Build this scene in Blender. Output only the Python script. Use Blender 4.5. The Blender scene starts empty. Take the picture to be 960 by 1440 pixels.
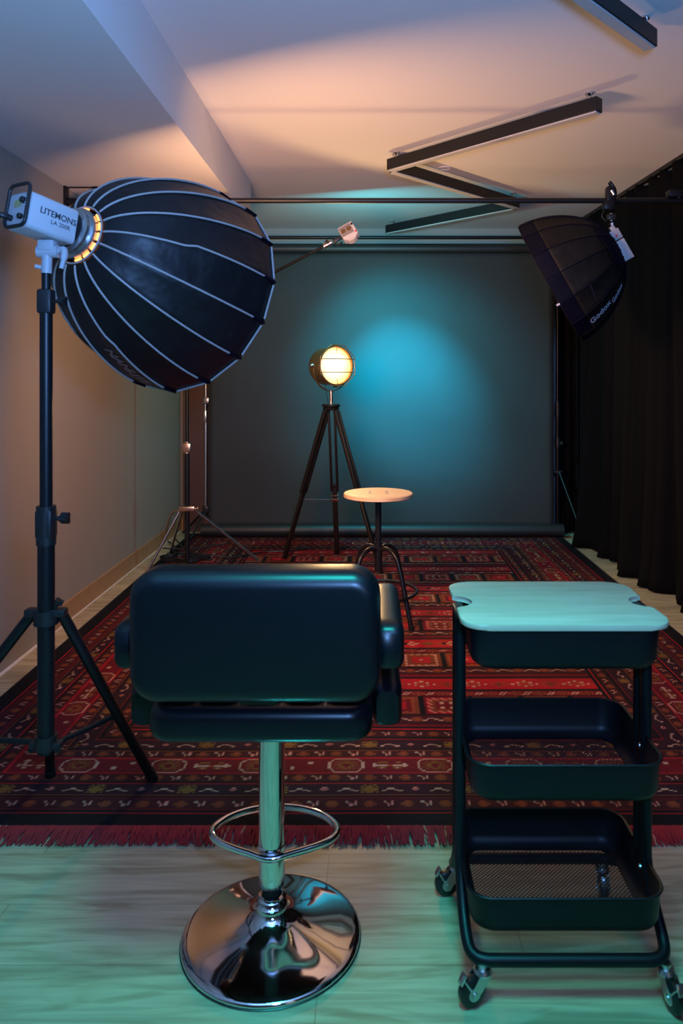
import bpy, bmesh, math, random
import numpy as np
from mathutils import Vector, Matrix
random.seed(4)
PI = math.pi
C = bpy.context.scene.collection
S = bpy.context.scene

# ------------------------------------------------------------------ camera
CAM_H = 1.31
cam_d = bpy.data.cameras.new('camera'); cam = bpy.data.objects.new('camera', cam_d); C.objects.link(cam)
cam.location = (0, 0, CAM_H); cam.rotation_euler = (PI/2, 0, 0)
cam_d.lens = 26.0; cam_d.sensor_width = 36.0; cam_d.sensor_fit = 'AUTO'
cam_d.shift_x = -40/1440; cam_d.shift_y = -187/1440
cam_d.clip_start = .05
cam_d.dof.use_dof = True; cam_d.dof.focus_distance = 4.6; cam_d.dof.aperture_fstop = 7
S.camera = cam
# ------------------------------------------------------------------ world, lights, exposure
w = bpy.data.worlds.new('world'); S.world = w; w.use_nodes = True
w.node_tree.nodes['Background'].inputs[0].default_value = (.02, .022, .03, 1)
w.node_tree.nodes['Background'].inputs[1].default_value = .15
S.view_settings.view_transform = 'Standard'; S.view_settings.look = 'None'
S.view_settings.gamma = 1; S.view_settings.use_curve_mapping = False
S.view_settings.exposure = 0.0

def light(name, kind, loc, aim, power, color, **kw):
    d = bpy.data.lights.new(name, kind); d.energy = power; d.color = color
    for k, v in kw.items(): setattr(d, k, v)
    o = bpy.data.objects.new(name, d); C.objects.link(o); o.location = loc
    o.rotation_euler = (Vector(aim)-Vector(loc)).to_track_quat('-Z', 'Y').to_euler()
    return o
# coloured lights standing in the room behind the photographer
light('blue_uplight', 'AREA', (.18, 0.0, 1.55), (-.25, 1.5, 2.60), 74.0, (.18, .42, 1.0), shape='RECTANGLE', size=.22, size_y=.22, spread=math.radians(170))
light('teal_downlight', 'SPOT', (.0, .90, 2.47), (-.08, .98, 0), 205.0, (.015, .80, .74), spot_size=math.radians(84), spot_blend=1.0, shadow_soft_size=.25, specular_factor=.35)
light('blue_tube_light', 'AREA', (.0, .15, 2.35), (.0, 1.5, .7), 7.0, (.12, .25, 1.0), shape='RECTANGLE', size=1.9, size_y=.10)
light('warm_room_light', 'AREA', (1.2, -.9, 1.5), (-.6, 4, 1.9), 1.2, (1.0, .82, .68), shape='DISK', size=.6)

# ------------------------------------------------------------------ helpers
LOCALROOT = set()
def root_of(o):
    while o.parent: o = o.parent
    return o
def thing(name, label, cat, loc=(0, 0, 0), rotz=0, group=None, local=False):
    o = bpy.data.objects.new(name, None); C.objects.link(o); o.empty_display_size = .1
    o.location = loc; o.rotation_euler = (0, 0, rotz); o['label'] = label; o['category'] = cat
    if group: o['group'] = group
    if local: LOCALROOT.add(o.name)
    return o
def tag(o, label, cat, group=None):
    o['label'] = label; o['category'] = cat
    if group: o['group'] = group
    return o
def catmull(P, n=8, closed=False):
    P = [Vector(p) for p in P]; out = []
    N = len(P); rng = range(N if closed else N-1)
    for i in rng:
        p1, p2 = P[i], P[(i+1) % N]
        p0 = P[i-1] if (closed or i > 0) else p1*2-p2
        p3 = P[(i+2) % N] if (closed or i+2 < N) else p2*2-p1
        for k in range(n):
            t = k/n
            out.append(.5*((2*p1)+(p2-p0)*t+(2*p0-5*p1+4*p2-p3)*t*t+(3*p1-p0-3*p2+p3)*t**3))
    if not closed: out.append(P[-1])
    return out
def basis(d):
    d = Vector(d).normalized()
    a = Vector((0, 0, 1)) if abs(d.z) < .95 else Vector((0, 1, 0))
    u = d.cross(a).normalized(); v = u.cross(d).normalized()
    return u, v, d
class MB:
    def __init__(s): s.bm = bmesh.new()
    def box(s, c, size, rot=None, bev=0, seg=2):
        b = bmesh.new(); bmesh.ops.create_cube(b, size=1)
        bmesh.ops.scale(b, vec=size, verts=b.verts)
        if bev: bmesh.ops.bevel(b, geom=b.edges[:], offset=min(bev, min(size)*.49), segments=seg, profile=.5, affect='EDGES')
        return s.merge(b, c, rot)
    def merge(s, b, c=(0, 0, 0), rot=None):
        M = Matrix.Translation(c)
        if rot is not None: M = M @ rot.to_4x4()
        b.transform(M)
        vm = {v: s.bm.verts.new(v.co) for v in b.verts}
        for f in b.faces:
            try: s.bm.faces.new([vm[v] for v in f.verts])
            except ValueError: pass
        b.free(); return s
    def ring_surface(s, rings, closed=False, caps=True, wrap=True):
        R = [[s.bm.verts.new(p) for p in r] for r in rings]
        n = len(R[0]); m = len(R)
        for i in range(m if closed else m-1):
            a, b = R[i], R[(i+1) % m]
            for j in range(n if wrap else n-1):
                s.bm.faces.new((a[j], a[(j+1) % n], b[(j+1) % n], b[j]))
        if caps and not closed and wrap:
            s.bm.faces.new(R[0][::-1]); s.bm.faces.new(R[-1])
        return s
    def cyl(s, a, b, r, r2=None, seg=20):
        return s.tube([a, b], [r, r if r2 is None else r2], seg)
    def tube(s, P, r, seg=12, closed=False):
        P = [Vector(p) for p in P]; n = len(P)
        rr = r if isinstance(r, (list, tuple)) else [r]*n
        rings = []; u = None
        for i, p in enumerate(P):
            if closed: d = P[(i+1) % n]-P[i-1]
            else: d = P[min(i+1, n-1)]-P[max(i-1, 0)]
            d.normalize()
            if u is None: u = basis(d)[0]
            u = (u-d*u.dot(d)).normalized(); v = d.cross(u)
            rings.append([p+(u*math.cos(t)+v*math.sin(t))*rr[i] for t in [2*PI*k/seg for k in range(seg)]])
        return s.ring_surface(rings, closed)
    def lathe(s, prof, o=(0, 0, 0), axis=(0, 0, 1), seg=40, caps=True):
        u, v, d = basis(axis); o = Vector(o)
        rings = [[o+d*z+(u*math.cos(t)+v*math.sin(t))*max(r, 1e-4) for t in [2*PI*k/seg for k in range(seg)]] for r, z in prof]
        return s.ring_surface(rings, False, caps)
    def prism(s, poly, th, c=(0, 0, 0), rot=None, bev=0, seg=3):
        b = bmesh.new()
        a = [b.verts.new((x, y, -th/2)) for x, y in poly]; t = [b.verts.new((x, y, th/2)) for x, y in poly]
        n = len(poly); b.faces.new(a[::-1]); b.faces.new(t)
        for i in range(n): b.faces.new((a[i], a[(i+1) % n], t[(i+1) % n], t[i]))
        if bev:
            caps = [e for e in b.edges if abs(e.verts[0].co.z-e.verts[1].co.z) < 1e-6]
            bmesh.ops.bevel(b, geom=caps, offset=bev, segments=seg, profile=.5, affect='EDGES')
        return s.merge(b, c, rot)
    def pad(s, w, h, r, n, th, c=(0, 0, 0), rot=None, bev=.01, seg=5):
        """rounded rectangle slab whose rims are rolled over with radius bev"""
        bev = min(bev, th*.499); prof = []
        for k in range(seg+1):
            a = PI/2*k/seg; prof.append((bev*(1-math.sin(a)), -th/2+bev*(1-math.cos(a))))
        prof += [(i, -z) for i, z in prof[::-1]]
        Mx = Matrix.Translation(c) @ (rot.to_4x4() if rot is not None else Matrix())
        rings = [[Mx @ Vector((x, y, z)) for x, y in rrect(w-2*i, h-2*i, max(r-i, .0015), n)] for i, z in prof]
        return s.ring_surface(rings)
    def sweep(s, P, cs, side=(1, 0, 0)):
        P = [Vector(p) for p in P]; side = Vector(side); rings = []
        n = len(P)
        for i, p in enumerate(P):
            d = (P[min(i+1, n-1)]-P[max(i-1, 0)]).normalized(); nn = side.cross(d).normalized()
            rings.append([p+side*a+nn*b for a, b in cs])
        return s.ring_surface(rings)
    def build(s, name, mat, parent=None, smooth=True, angle=35, recalc=True):
        if recalc: bmesh.ops.recalc_face_normals(s.bm, faces=s.bm.faces[:])
        if parent is not None:
            r = root_of(parent)
            if r.name not in LOCALROOT: bmesh.ops.translate(s.bm, vec=-Vector(r.location), verts=s.bm.verts)
        me = bpy.data.meshes.new(name); s.bm.to_mesh(me); s.bm.free()
        if mat: me.materials.append(mat)
        if smooth:
            me.polygons.foreach_set('use_smooth', [True]*len(me.polygons))
            try: me.set_sharp_from_angle(angle=math.radians(angle))
            except Exception: pass
        o = bpy.data.objects.new(name, me); C.objects.link(o)
        if parent is not None: o.parent = parent
        return o
def struct(o): o['kind'] = 'structure'; return o
def rrect(w, h, r, n=8):
    out = []
    for cx, cy, a0 in ((w/2-r, h/2-r, 0), (-w/2+r, h/2-r, PI/2), (-w/2+r, -h/2+r, PI), (w/2-r, -h/2+r, 1.5*PI)):
        for k in range(n+1):
            a = a0+PI/2*k/n; out.append((cx+r*math.cos(a), cy+r*math.sin(a)))
    return out
def text_mesh(body, size, extrude=.0004, bold=0):
    c = bpy.data.curves.new('lettering', 'FONT'); c.body = body; c.size = size; c.extrude = extrude; c.offset = bold
    c.align_x = 'CENTER'; c.align_y = 'CENTER'; c.resolution_u = 3
    o = bpy.data.objects.new('tmp', c); C.objects.link(o)
    bpy.context.view_layer.update()
    me = bpy.data.meshes.new_from_object(o.evaluated_get(bpy.context.evaluated_depsgraph_get()))
    bpy.data.objects.remove(o); bpy.data.curves.remove(c)
    b = MB(); b.bm.from_mesh(me); bpy.data.meshes.remove(me)
    return b
def px(x, y, Y):      # a point at distance Y seen at picture coordinates x, y
    return Vector(((x-520)*Y/1040, Y, CAM_H-(y-533)*Y/1040))

# ------------------------------------------------------------------ materials
def mat(name, col, rough=.5, metal=0, emit=None, estr=0, coat=0, sheen=0, spec=None, noise=None, bump=None):
    m = bpy.data.materials.new(name); m.use_nodes = True
    nt = m.node_tree; p = nt.nodes['Principled BSDF']
    p.inputs['Base Color'].default_value = (*col, 1); p.inputs['Roughness'].default_value = rough
    p.inputs['Metallic'].default_value = metal
    if coat: p.inputs['Coat Weight'].default_value = coat
    if sheen: p.inputs['Sheen Weight'].default_value = sheen
    if spec is not None: p.inputs['Specular IOR Level'].default_value = spec
    if emit: p.inputs['Emission Color'].default_value = (*emit, 1); p.inputs['Emission Strength'].default_value = estr
    tc = nt.nodes.new('ShaderNodeTexCoord')
    if noise:      # (scale, amount): slight tone variation
        n = nt.nodes.new('ShaderNodeTexNoise'); n.inputs['Scale'].default_value = noise[0]; n.inputs['Detail'].default_value = 4
        nt.links.new(tc.outputs['Object'], n.inputs['Vector'])
        mx = nt.nodes.new('ShaderNodeMix'); mx.data_type = 'RGBA'
        mx.inputs[6].default_value = (*[c*(1-noise[1]) for c in col], 1); mx.inputs[7].default_value = (*[min(1, c*(1+noise[1])) for c in col], 1)
        nt.links.new(n.outputs['Fac'], mx.inputs[0]); nt.links.new(mx.outputs[2], p.inputs['Base Color'])
    if bump:       # (scale, strength, distance)
        n = nt.nodes.new('ShaderNodeTexNoise'); n.inputs['Scale'].default_value = bump[0]; n.inputs['Detail'].default_value = 3
        nt.links.new(tc.outputs['Object'], n.inputs['Vector'])
        b = nt.nodes.new('ShaderNodeBump'); b.inputs['Strength'].default_value = bump[1]; b.inputs['Distance'].default_value = bump[2]
        nt.links.new(n.outputs['Fac'], b.inputs['Height']); nt.links.new(b.outputs['Normal'], p.inputs['Normal'])
    return m
M = {}
M['ceiling'] = mat('ceiling_paint', (.76, .74, .73), .9, bump=(60, .08, .002))
M['soffit'] = mat('soffit_paint', (.74, .72, .70), .9, bump=(60, .08, .002))
M['wall'] = mat('greige_wallpaper', (.34, .31, .25), .85, noise=(9, .03), bump=(260, .35, .002))
M['backwall'] = mat('grey_wall_paint', (.30, .30, .30), .9)
M['darkwall'] = mat('dark_wall_paint', (.10, .10, .11), .9)
M['rearwall'] = mat('rear_wall_paint', (.16, .13, .12), .8)
M['black_metal'] = mat('black_powder_coat', (.007, .0075, .009), .38, .0, spec=.35)
M['navy_metal'] = mat('matte_black_steel', (.003, .0045, .007), .42, .0, spec=.3, bump=(900, .1, .0004))
M['black_plastic'] = mat('black_plastic', (.013, .013, .014), .45)
M['chrome'] = mat('chrome', (.82, .82, .82), .06, 1)
M['steel'] = mat('brushed_steel', (.62, .61, .60), .28, 1)
M['copper'] = mat('brassy_steel', (.72, .50, .36), .3, 1)
M['bronze'] = mat('aged_bronze', (.50, .32, .14), .34, .9, noise=(14, .25))
M['leather'] = mat('black_leatherette', (.003, .0035, .006), .33, 0, spec=.42, coat=.0, bump=(420, .10, .0006))
M['paper'] = mat('charcoal_backdrop_paper', (.026, .027, .028), .75, 0, noise=(1.3, .12), bump=(2.6, .35, .02))
M['rollpaper'] = mat('charcoal_paper_roll', (.016, .018, .019), .5)
M['curtain'] = mat('black_velvet', (.0045, .0045, .005), .95, spec=.08, bump=(300, .2, .001))
M['softblack'] = mat('black_ripstop_nylon', (.007, .006, .007), .46, spec=.4, bump=(7, .7, .018))
M['softnavy'] = mat('black_nylon_band', (.003, .003, .010), .7, spec=.12)
M['softmesh'] = mat('thin_translucent_black_nylon', (.010, .009, .008), .65, spec=.2, bump=(16, .6, .012))
M['silver'] = mat('silver_lining', (.6, .6, .6), .35, .6)
M['piping'] = mat('reflective_grey_piping', (.38, .34, .32), .5)
M['diffuser'] = mat('white_diffuser_cloth', (.8, .78, .75), .8)
M['white_shell'] = mat('white_painted_metal', (.52, .53, .55), .4, bump=(600, .1, .0005))
M['grey_plastic'] = mat('light_grey_plastic', (.42, .43, .46), .45)
M['darktext'] = mat('dark_printed_lettering', (.05, .05, .06), .6)
M['whitetext'] = mat('white_printed_lettering', (.55, .57, .66), .5)
M['dimtext'] = mat('grey_printed_lettering', (.26, .16, .15), .6)
M['darkwood'] = mat('black_stained_wood', (.010, .008, .007), .42, noise=(20, .3))
M['brownwood'] = mat('brown_door_frame', (.11, .052, .033), .5, noise=(8, .2))
M['baseboard'] = mat('oak_baseboard', (.42, .25, .12), .5, noise=(12, .18))
M['whitetrim'] = mat('white_caulk', (.8, .78, .74), .6)
M['strip_diff'] = mat('opal_strip_diffuser', (.50, .49, .47), .5)
M['rubber'] = mat('black_rubber', (.010, .010, .011), .35)
M['red'] = mat('red_button', (.8, .02, .02), .4)
M['orange_glow'] = mat('lit_speed_ring_gap', (.9, .4, .1), .5, emit=(1.0, .33, .07), estr=2.6)
M['lens'] = mat('lit_lamp_glass', (.9, .7, .4), .3)
nt = M['lens'].node_tree; p = nt.nodes['Principled BSDF']
lw = nt.nodes.new('ShaderNodeTexCoord'); sp = nt.nodes.new('ShaderNodeVectorMath'); sp.operation = 'LENGTH'
mp = nt.nodes.new('ShaderNodeVectorMath'); mp.operation = 'SUBTRACT'
nt.links.new(lw.outputs['Object'], mp.inputs[0]); nt.links.new(mp.outputs[0], sp.inputs[0])
LENS_SUB = mp
cr = nt.nodes.new('ShaderNodeValToRGB'); nt.links.new(sp.outputs['Value'], cr.inputs[0])
cr.color_ramp.elements[0].position = .045; cr.color_ramp.elements[0].color = (1, .93, .75, 1)
cr.color_ramp.elements[1].position = .125; cr.color_ramp.elements[1].color = (1, .56, .15, 1)
nt.links.new(cr.outputs[0], p.inputs['Emission Color']); p.inputs['Emission Strength'].default_value = 1.35

def wood_plain(name, c1, c2, sx, sy, rough=.45):
    m = bpy.data.materials.new(name); m.use_nodes = True; nt = m.node_tree; p = nt.nodes['Principled BSDF']
    tc = nt.nodes.new('ShaderNodeTexCoord'); mpg = nt.nodes.new('ShaderNodeMapping'); mpg.inputs['Scale'].default_value = (sx, sy, 3)
    n = nt.nodes.new('ShaderNodeTexNoise'); n.inputs['Scale'].default_value = 4; n.inputs['Detail'].default_value = 6; n.inputs['Distortion'].default_value = .5
    r = nt.nodes.new('ShaderNodeValToRGB')
    r.color_ramp.elements[0].position = .3; r.color_ramp.elements[0].color = (*c1, 1)
    r.color_ramp.elements[1].position = .7; r.color_ramp.elements[1].color = (*c2, 1)
    nt.links.new(tc.outputs['Object'], mpg.inputs[0]); nt.links.new(mpg.outputs[0], n.inputs['Vector'])
    nt.links.new(n.outputs['Fac'], r.inputs[0]); nt.links.new(r.outputs[0], p.inputs['Base Color']); p.inputs['Roughness'].default_value = rough
    return m
M['seatwood'] = wood_plain('pale_plywood', (.62, .42, .22), (.80, .58, .36), 1.0, 9)
M['bamboo'] = wood_plain('pale_bamboo_board', (.44, .40, .27), (.54, .50, .36), 1.2, 12, .4)
# planked floor
m = bpy.data.materials.new('light_oak_laminate'); m.use_nodes = True; nt = m.node_tree; p = nt.nodes['Principled BSDF']
tc = nt.nodes.new('ShaderNodeTexCoord')
bk = nt.nodes.new('ShaderNodeTexBrick'); bk.offset = .37; bk.inputs['Scale'].default_value = 1
bk.inputs['Brick Width'].default_value = 1.25; bk.inputs['Row Height'].default_value = .192; bk.inputs['Mortar Size'].default_value = .0012
bk.inputs['Color1'].default_value = (.44, .38, .235, 1); bk.inputs['Color2'].default_value = (.54, .47, .30, 1); bk.inputs['Mortar'].default_value = (.30, .23, .14, 1)
bk.inputs['Bias'].default_value = 0
mpb = nt.nodes.new('ShaderNodeMapping'); mpb.inputs['Location'].default_value = (.9, .075, 0)
nt.links.new(tc.outputs['Object'], mpb.inputs[0]); nt.links.new(mpb.outputs[0], bk.inputs['Vector'])
mpg = nt.nodes.new('ShaderNodeMapping'); mpg.inputs['Scale'].default_value = (1.1, 15, 1)
nz = nt.nodes.new('ShaderNodeTexNoise'); nz.inputs['Scale'].default_value = 2.2; nz.inputs['Detail'].default_value = 7; nz.inputs['Distortion'].default_value = 1.2
nt.links.new(tc.outputs['Object'], mpg.inputs[0]); nt.links.new(mpg.outputs[0], nz.inputs['Vector'])
wv = nt.nodes.new('ShaderNodeTexNoise'); wv.inputs['Scale'].default_value = 1.4; wv.inputs['Detail'].default_value = 2; wv.inputs['Distortion'].default_value = 2.0
mpw = nt.nodes.new('ShaderNodeMapping'); mpw.inputs['Scale'].default_value = (1.6, 7, 1)
nt.links.new(tc.outputs['Object'], mpw.inputs[0]); nt.links.new(mpw.outputs[0], wv.inputs['Vector'])
rp = nt.nodes.new('ShaderNodeValToRGB'); rp.color_ramp.elements[0].position = .35; rp.color_ramp.elements[0].color = (.72, .71, .70, 1)
rp.color_ramp.elements[1].position = .62; rp.color_ramp.elements[1].color = (1.08, 1.08, 1.08, 1)
nt.links.new(nz.outputs['Fac'], rp.inputs[0])
rp2 = nt.nodes.new('ShaderNodeValToRGB'); rp2.color_ramp.elements[0].position = .38; rp2.color_ramp.elements[0].color = (.80, .77, .72, 1)
rp2.color_ramp.elements[1].position = .5; rp2.color_ramp.elements[1].color = (1, 1, 1, 1)
nt.links.new(wv.outputs['Fac'], rp2.inputs[0])
mu = nt.nodes.new('ShaderNodeMix'); mu.data_type = 'RGBA'; mu.blend_type = 'MULTIPLY'; mu.inputs[0].default_value = 1
nt.links.new(bk.outputs['Color'], mu.inputs[6]); nt.links.new(rp.outputs[0], mu.inputs[7])
mu2 = nt.nodes.new('ShaderNodeMix'); mu2.data_type = 'RGBA'; mu2.blend_type = 'MULTIPLY'; mu2.inputs[0].default_value = 1
nt.links.new(mu.outputs[2], mu2.inputs[6]); nt.links.new(rp2.outputs[0], mu2.inputs[7])
nt.links.new(mu2.outputs[2], p.inputs['Base Color']); p.inputs['Roughness'].default_value = .42
M['floor'] = m
# perforated sheet: punched holes show what is below
m = bpy.data.materials.new('perforated_black_steel'); m.use_nodes = True; nt = m.node_tree; p = nt.nodes['Principled BSDF']
p.inputs['Base Color'].default_value = (.016, .018, .022, 1); p.inputs['Roughness'].default_value = .4; p.inputs['Metallic'].default_value = .3
tc = nt.nodes.new('ShaderNodeTexCoord'); sx = nt.nodes.new('ShaderNodeSeparateXYZ'); nt.links.new(tc.outputs['Object'], sx.inputs[0])
def mnode(op, a, b=None):
    n = nt.nodes.new('ShaderNodeMath'); n.operation = op
    for i, v in enumerate((a, b)):
        if v is None: continue
        if isinstance(v, (int, float)): n.inputs[i].default_value = v
        else: nt.links.new(v, n.inputs[i])
    return n.outputs[0]
k = PI/.0050
cxn = mnode('COSINE', mnode('MULTIPLY', sx.outputs[0], k)); cyn = mnode('COSINE', mnode('MULTIPLY', sx.outputs[1], k))
hole = mnode('GREATER_THAN', mnode('MULTIPLY', cxn, cyn), .06)
tr = nt.nodes.new('ShaderNodeBsdfTransparent'); mxs = nt.nodes.new('ShaderNodeMixShader'); out = nt.nodes['Material Output']
nt.links.new(hole, mxs.inputs[0]); nt.links.new(p.outputs[0], mxs.inputs[1]); nt.links.new(tr.outputs[0], mxs.inputs[2]); nt.links.new(mxs.outputs[0], out.inputs[0])
M['perf'] = m

# ------------------------------------------------------------------ room
XL, XR, YB, YF, ZC, ZS = -1.64, 2.12, 6.40, -1.5, 2.61, 2.345
def slab(name, lo, hi, m, bev=0):
    b = MB(); lo = Vector(lo); hi = Vector(hi)
    b.box((lo+hi)/2, tuple(hi-lo), bev=bev); return struct(b.build(name, m, smooth=False))
slab('floor', (XL-.1, YF-.1, -.1), (XR+.1, YB+.1, 0), M['floor'])
slab('ceiling', (XL-.1, YF-.1, ZC), (XR+.1, YB+.1, ZC+.1), M['ceiling'])
slab('wall_left', (XL-.1, YF, 0), (XL, YB, ZC), M['wall'])
slab('wall_right', (XR, YF, 0), (XR+.1, YB, ZC), M['darkwall'])
slab('wall_back', (XL-.1, YB, 0), (XR+.1, YB+.1, ZC), M['backwall'])
slab('wall_rear', (XL-.1, YF-.1, 0), (XR+.1, YF, ZC), M['rearwall'])
slab('ceiling_soffit', (XL, YF, ZS), (-.785, 4.88, ZC), M['soffit'])
slab('baseboard_left', (XL, 3.70, 0), (XL+.012, YB, .11), M['baseboard'], .002)
slab('trim_1', (XL, YF, 0), (XL+.016, YB-.01, .005), M['whitetrim'])
slab('baseboard_back', (XL+.012, YB-.012, 0), (-1.37, YB, .11), M['baseboard'], .002)
# brown door and frame on the back wall, left of the backdrop
b = MB(); b.box((-1.50, YB-.02, 1.05), (.20, .04, 2.1), bev=.004)
b.box((-1.585, YB-.03, 1.05), (.035, .06, 2.1), bev=.004); b.box((-1.40, YB-.03, 1.05), (.05, .06, 2.1), bev=.004)
b.box((-1.49, YB-.03, 2.1), (.24, .06, .05), bev=.004)
struct(b.build('door_1', M['brownwood'], smooth=False))

# ------------------------------------------------------------------ rug
RX0, RX1, RY0, RY1 = -1.51, 1.58, 2.145, 6.22
CBLACK = np.array((.004, .004, .006)); CRED = np.array((.31, .009, .015)); CDRED = np.array((.115, .005, .011)); CMAR = np.array((.042, .007, .010))
CPUR = np.array((.024, .006, .012)); COR = np.array((.22, .045, .015)); CCR = np.array((.40, .24, .17)); COL = np.array((.16, .08, .018)); CPK = np.array((.5, .16, .13)); CBR = np.array((.14, .035, .015))
PAL = {'k': CBLACK, 'r': CRED, 'd': CDRED, 'm': CMAR, 'p': CPUR, 'o': COR, 'c': CCR, 'l': COL, 'i': CPK, 'b': CBR}
def stamp(col, mask, u, v, rows, cell, per, off=0.0, vc=0.0):
    """ascii motif repeated along u with a period, centred on v = vc"""
    h = len(rows); wd = max(len(r) for r in rows); rows = [r.ljust(wd) for r in rows]
    uu = np.mod(u-off+per/2, per)-per/2
    ci = np.floor(uu/cell+wd/2).astype(int); ri = np.floor((vc-v)/cell+h/2).astype(int)
    ok = mask & (ci >= 0) & (ci < wd) & (ri >= 0) & (ri < h)
    ci = np.clip(ci, 0, wd-1); ri = np.clip(ri, 0, h-1)
    arr = np.array([[ord(x) for x in r] for r in rows]); ch = arr[ri, ci]
    for kx, cv in PAL.items():
        mm = ok & (ch == ord(kx)); col[mm] = cv
BLOB = [" bob ", "bobob", "bbobb", " bbb "]
HOOK = ["c   i", " c  c", "  i c", "  c  "]
WAVE = ["   ccc    ", "  c   cc  ", "cc      cc"]
TREE = [" l l l ", "l lll l", " lllll ", "lllllll", " llbll ", "l lll l"]
OCT = ["   cccccccccc   ", "  c          c  ", " c  b bbbb b  c ", "c  bbbbllbbbb  c", "c b bblddlbb b c", "c  bblddddlbb  c", "c  bblddddlbb  c", "c b bblddlbb b c", "c  bbbbllbbbb  c", " c  b bbbb b  c ", "  c          c  ", "   cccccccccc   "]
BAR = ["  llll   ll ", "c           c", "ccccccoocccccc", "c           c", "  lcl   lcl "]
SQ = ["cc", "cc"]
DIA = ["    c    ", "  coooc  ", "c o r o c", "  coooc  ", "    c    "]
DIA2 = ["   o   ", " o b o ", "o bbb o", " o b o ", "   o   "]
SLH = ["   c c ", "  c c  ", " c c   "]
def rug_color(X, Y):
    n = X.size; col = np.zeros((n, 3)); l = X-RX0; r = RX1-X; f = Y-RY0; bk_ = RY1-Y
    d = np.minimum(np.minimum(l, r), np.minimum(f, bk_)); side = (np.minimum(l, r) < np.minimum(f, bk_))
    s = np.where(side, Y, X)
    sg = np.where(side, np.where(l < r, 1.0, -1.0), np.where(f < bk_, 1.0, -1.0))
    W = .62
    bands = [(0, .068, 'k'), (.068, .076, 'r'), (.076, .088, 'k'), (.088, .094, 'd'), (.094, .150, 'm'), (.150, .158, 'd'), (.158, .168, 'k'), (.168, .173, 'b'),
             (.173, .235, 'p'), (.235, .240, 'r'), (.240, .250, 'k'), (.250, .292, 'm'), (.292, .400, 'd'), (.400, .442, 'm'), (.442, .447, 'b'), (.447, .454, 'k'), (.454, .520, 'p'),
             (.520, .526, 'd'), (.526, .540, 'k'), (.540, .588, 'm'), (.588, .596, 'k'), (.596, .606, 'r'), (.606, W, 'k')]
    for a, b_, c in bands:
        mk = (d >= a) & (d < b_); col[mk] = PAL[c]
    for a, b_ in ((.094, .150), (.250, .292), (.400, .442), (.540, .588)):
        mk = (d >= a+.004) & (d < b_-.004); vc = (a+b_)/2
        stamp(col, mk, s, d, BLOB, .008, .116, 0, vc); stamp(col, mk, s, d, HOOK, .0065, .116, .058, vc)
    for a, b_ in ((.173, .235), (.454, .520)):
        mk = (d >= a+.003) & (d < b_-.003); vc = (a+b_)/2
        stamp(col, mk, s, d, TREE, .0078, .29, 0, vc)
        stamp(col, mk, s, d, WAVE, .0066, .29, .07, vc-.006); stamp(col, mk, s, d, WAVE, .0066, .29, -.07, vc-.006); stamp(col, mk, s, d, [" ii", "i  i", " ii"], .006, .29, .145, vc)
    mk = (d >= .292) & (d < .400)
    col[(d >= .292) & (d < .400) & (np.abs(d-.346) < .050)] = PAL['d']
    stamp(col, mk, s, d, OCT, .0075, .30, -.08, .346)
    stamp(col, mk, s, d, BAR, .0085, .60, .07, .346); stamp(col, mk, s, d, SQ, .008, .60, -.20, .36); stamp(col, mk, s, d, SQ, .008, .60, -.26, .33)
    col[(np.abs(d-.300) < .0035) & mk] = PAL['r']; col[(np.abs(d-.393) < .0035) & mk] = PAL['r']
    # striped field
    fld = d >= W
    P = .478; v = np.mod(Y-(RY0+W)-.02, P); row = np.floor((Y-(RY0+W)-.02)/P)
    fb = [(0, .075, 'm'), (.004, .010, 'k'), (.075, .085, 'k'), (.085, .245, 'r'), (.245, .254, 'k'), (.254, .300, 'd'), (.300, .314, 'p'), (.314, .322, 'k'), (.322, .425, 'r'), (.425, .440, 'p'), (.440, .448, 'k'), (.448, P, 'd')]
    for a, b_, c in fb:
        mk = fld & (v >= a) & (v < b_); col[mk] = PAL[c]
    mk = fld & (v >= .322) & (v < .425)
    for a, b_ in ((.254, .300),):
        m2 = fld & (v >= a) & (v < b_); stamp(col, m2, X, v, DIA2, .008, .10, 0, (a+b_)/2); stamp(col, m2, X, v, SLH, .008, .10, .05, (a+b_)/2)
    m2 = fld & (v >= .012) & (v < .072); stamp(col, m2, X, v, WAVE, .008, .12, 0, .042); stamp(col, m2, X, v, BLOB, .009, .12, .06, .042)
    alt = np.mod(row, 2)
    stamp(col, mk & (alt == 0), X, v, DIA, .013, .22, 0, .373); stamp(col, mk & (alt == 0), X, v, DIA2, .012, .22, .11, .373)
    stamp(col, mk & (alt == 1), X, v, [" oo  cc  ", "o kk c  c", "o kkc  c ", " oo  cc  "], .012, .19, 0, .373); stamp(col, mk & (alt == 1), X, v, BLOB, .012, .19, .095, .373)
    # panel rows
    pm = fld & (v >= .085) & (v < .245)
    PW = .205; uu = np.mod(X+row*.07, PW); idx = np.mod(np.floor((X+row*.07)/PW)+row, 3)
    du = np.minimum(uu, PW-uu); dv = np.minimum(v-.085, .245-v); dd = np.minimum(du-.014, dv)
    cols = [('b', 'o', 'd', 'r'), ('d', 'r', 'b', 'd'), ('b', 'c', 'b', 'r')]
    for t in range(3):
        pk = pm & (idx == t)
        col[pk & (dd < .012)] = PAL[cols[t][0]]; col[pk & (dd >= .012) & (dd < .022)] = PAL[cols[t][1]]
        col[pk & (dd >= .022) & (dd < .044)] = PAL[cols[t][2]]; col[pk & (dd >= .044)] = PAL[cols[t][3]]
        col[pk & (np.mod(X*60+Y*60, 2) < .7) & (dd > .012) & (dd < .03)] = PAL['o' if t != 1 else 'i']
    cc = uu-PW/2; vv = v-.165
    for (ox, oy) in ((.022, .022), (-.022, .022), (.022, -.022), (-.022, -.022)):
        col[pm & (idx == 1) & (np.abs(cc-ox) < .008) & (np.abs(vv-oy) < .008)] = PAL['c']
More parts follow.
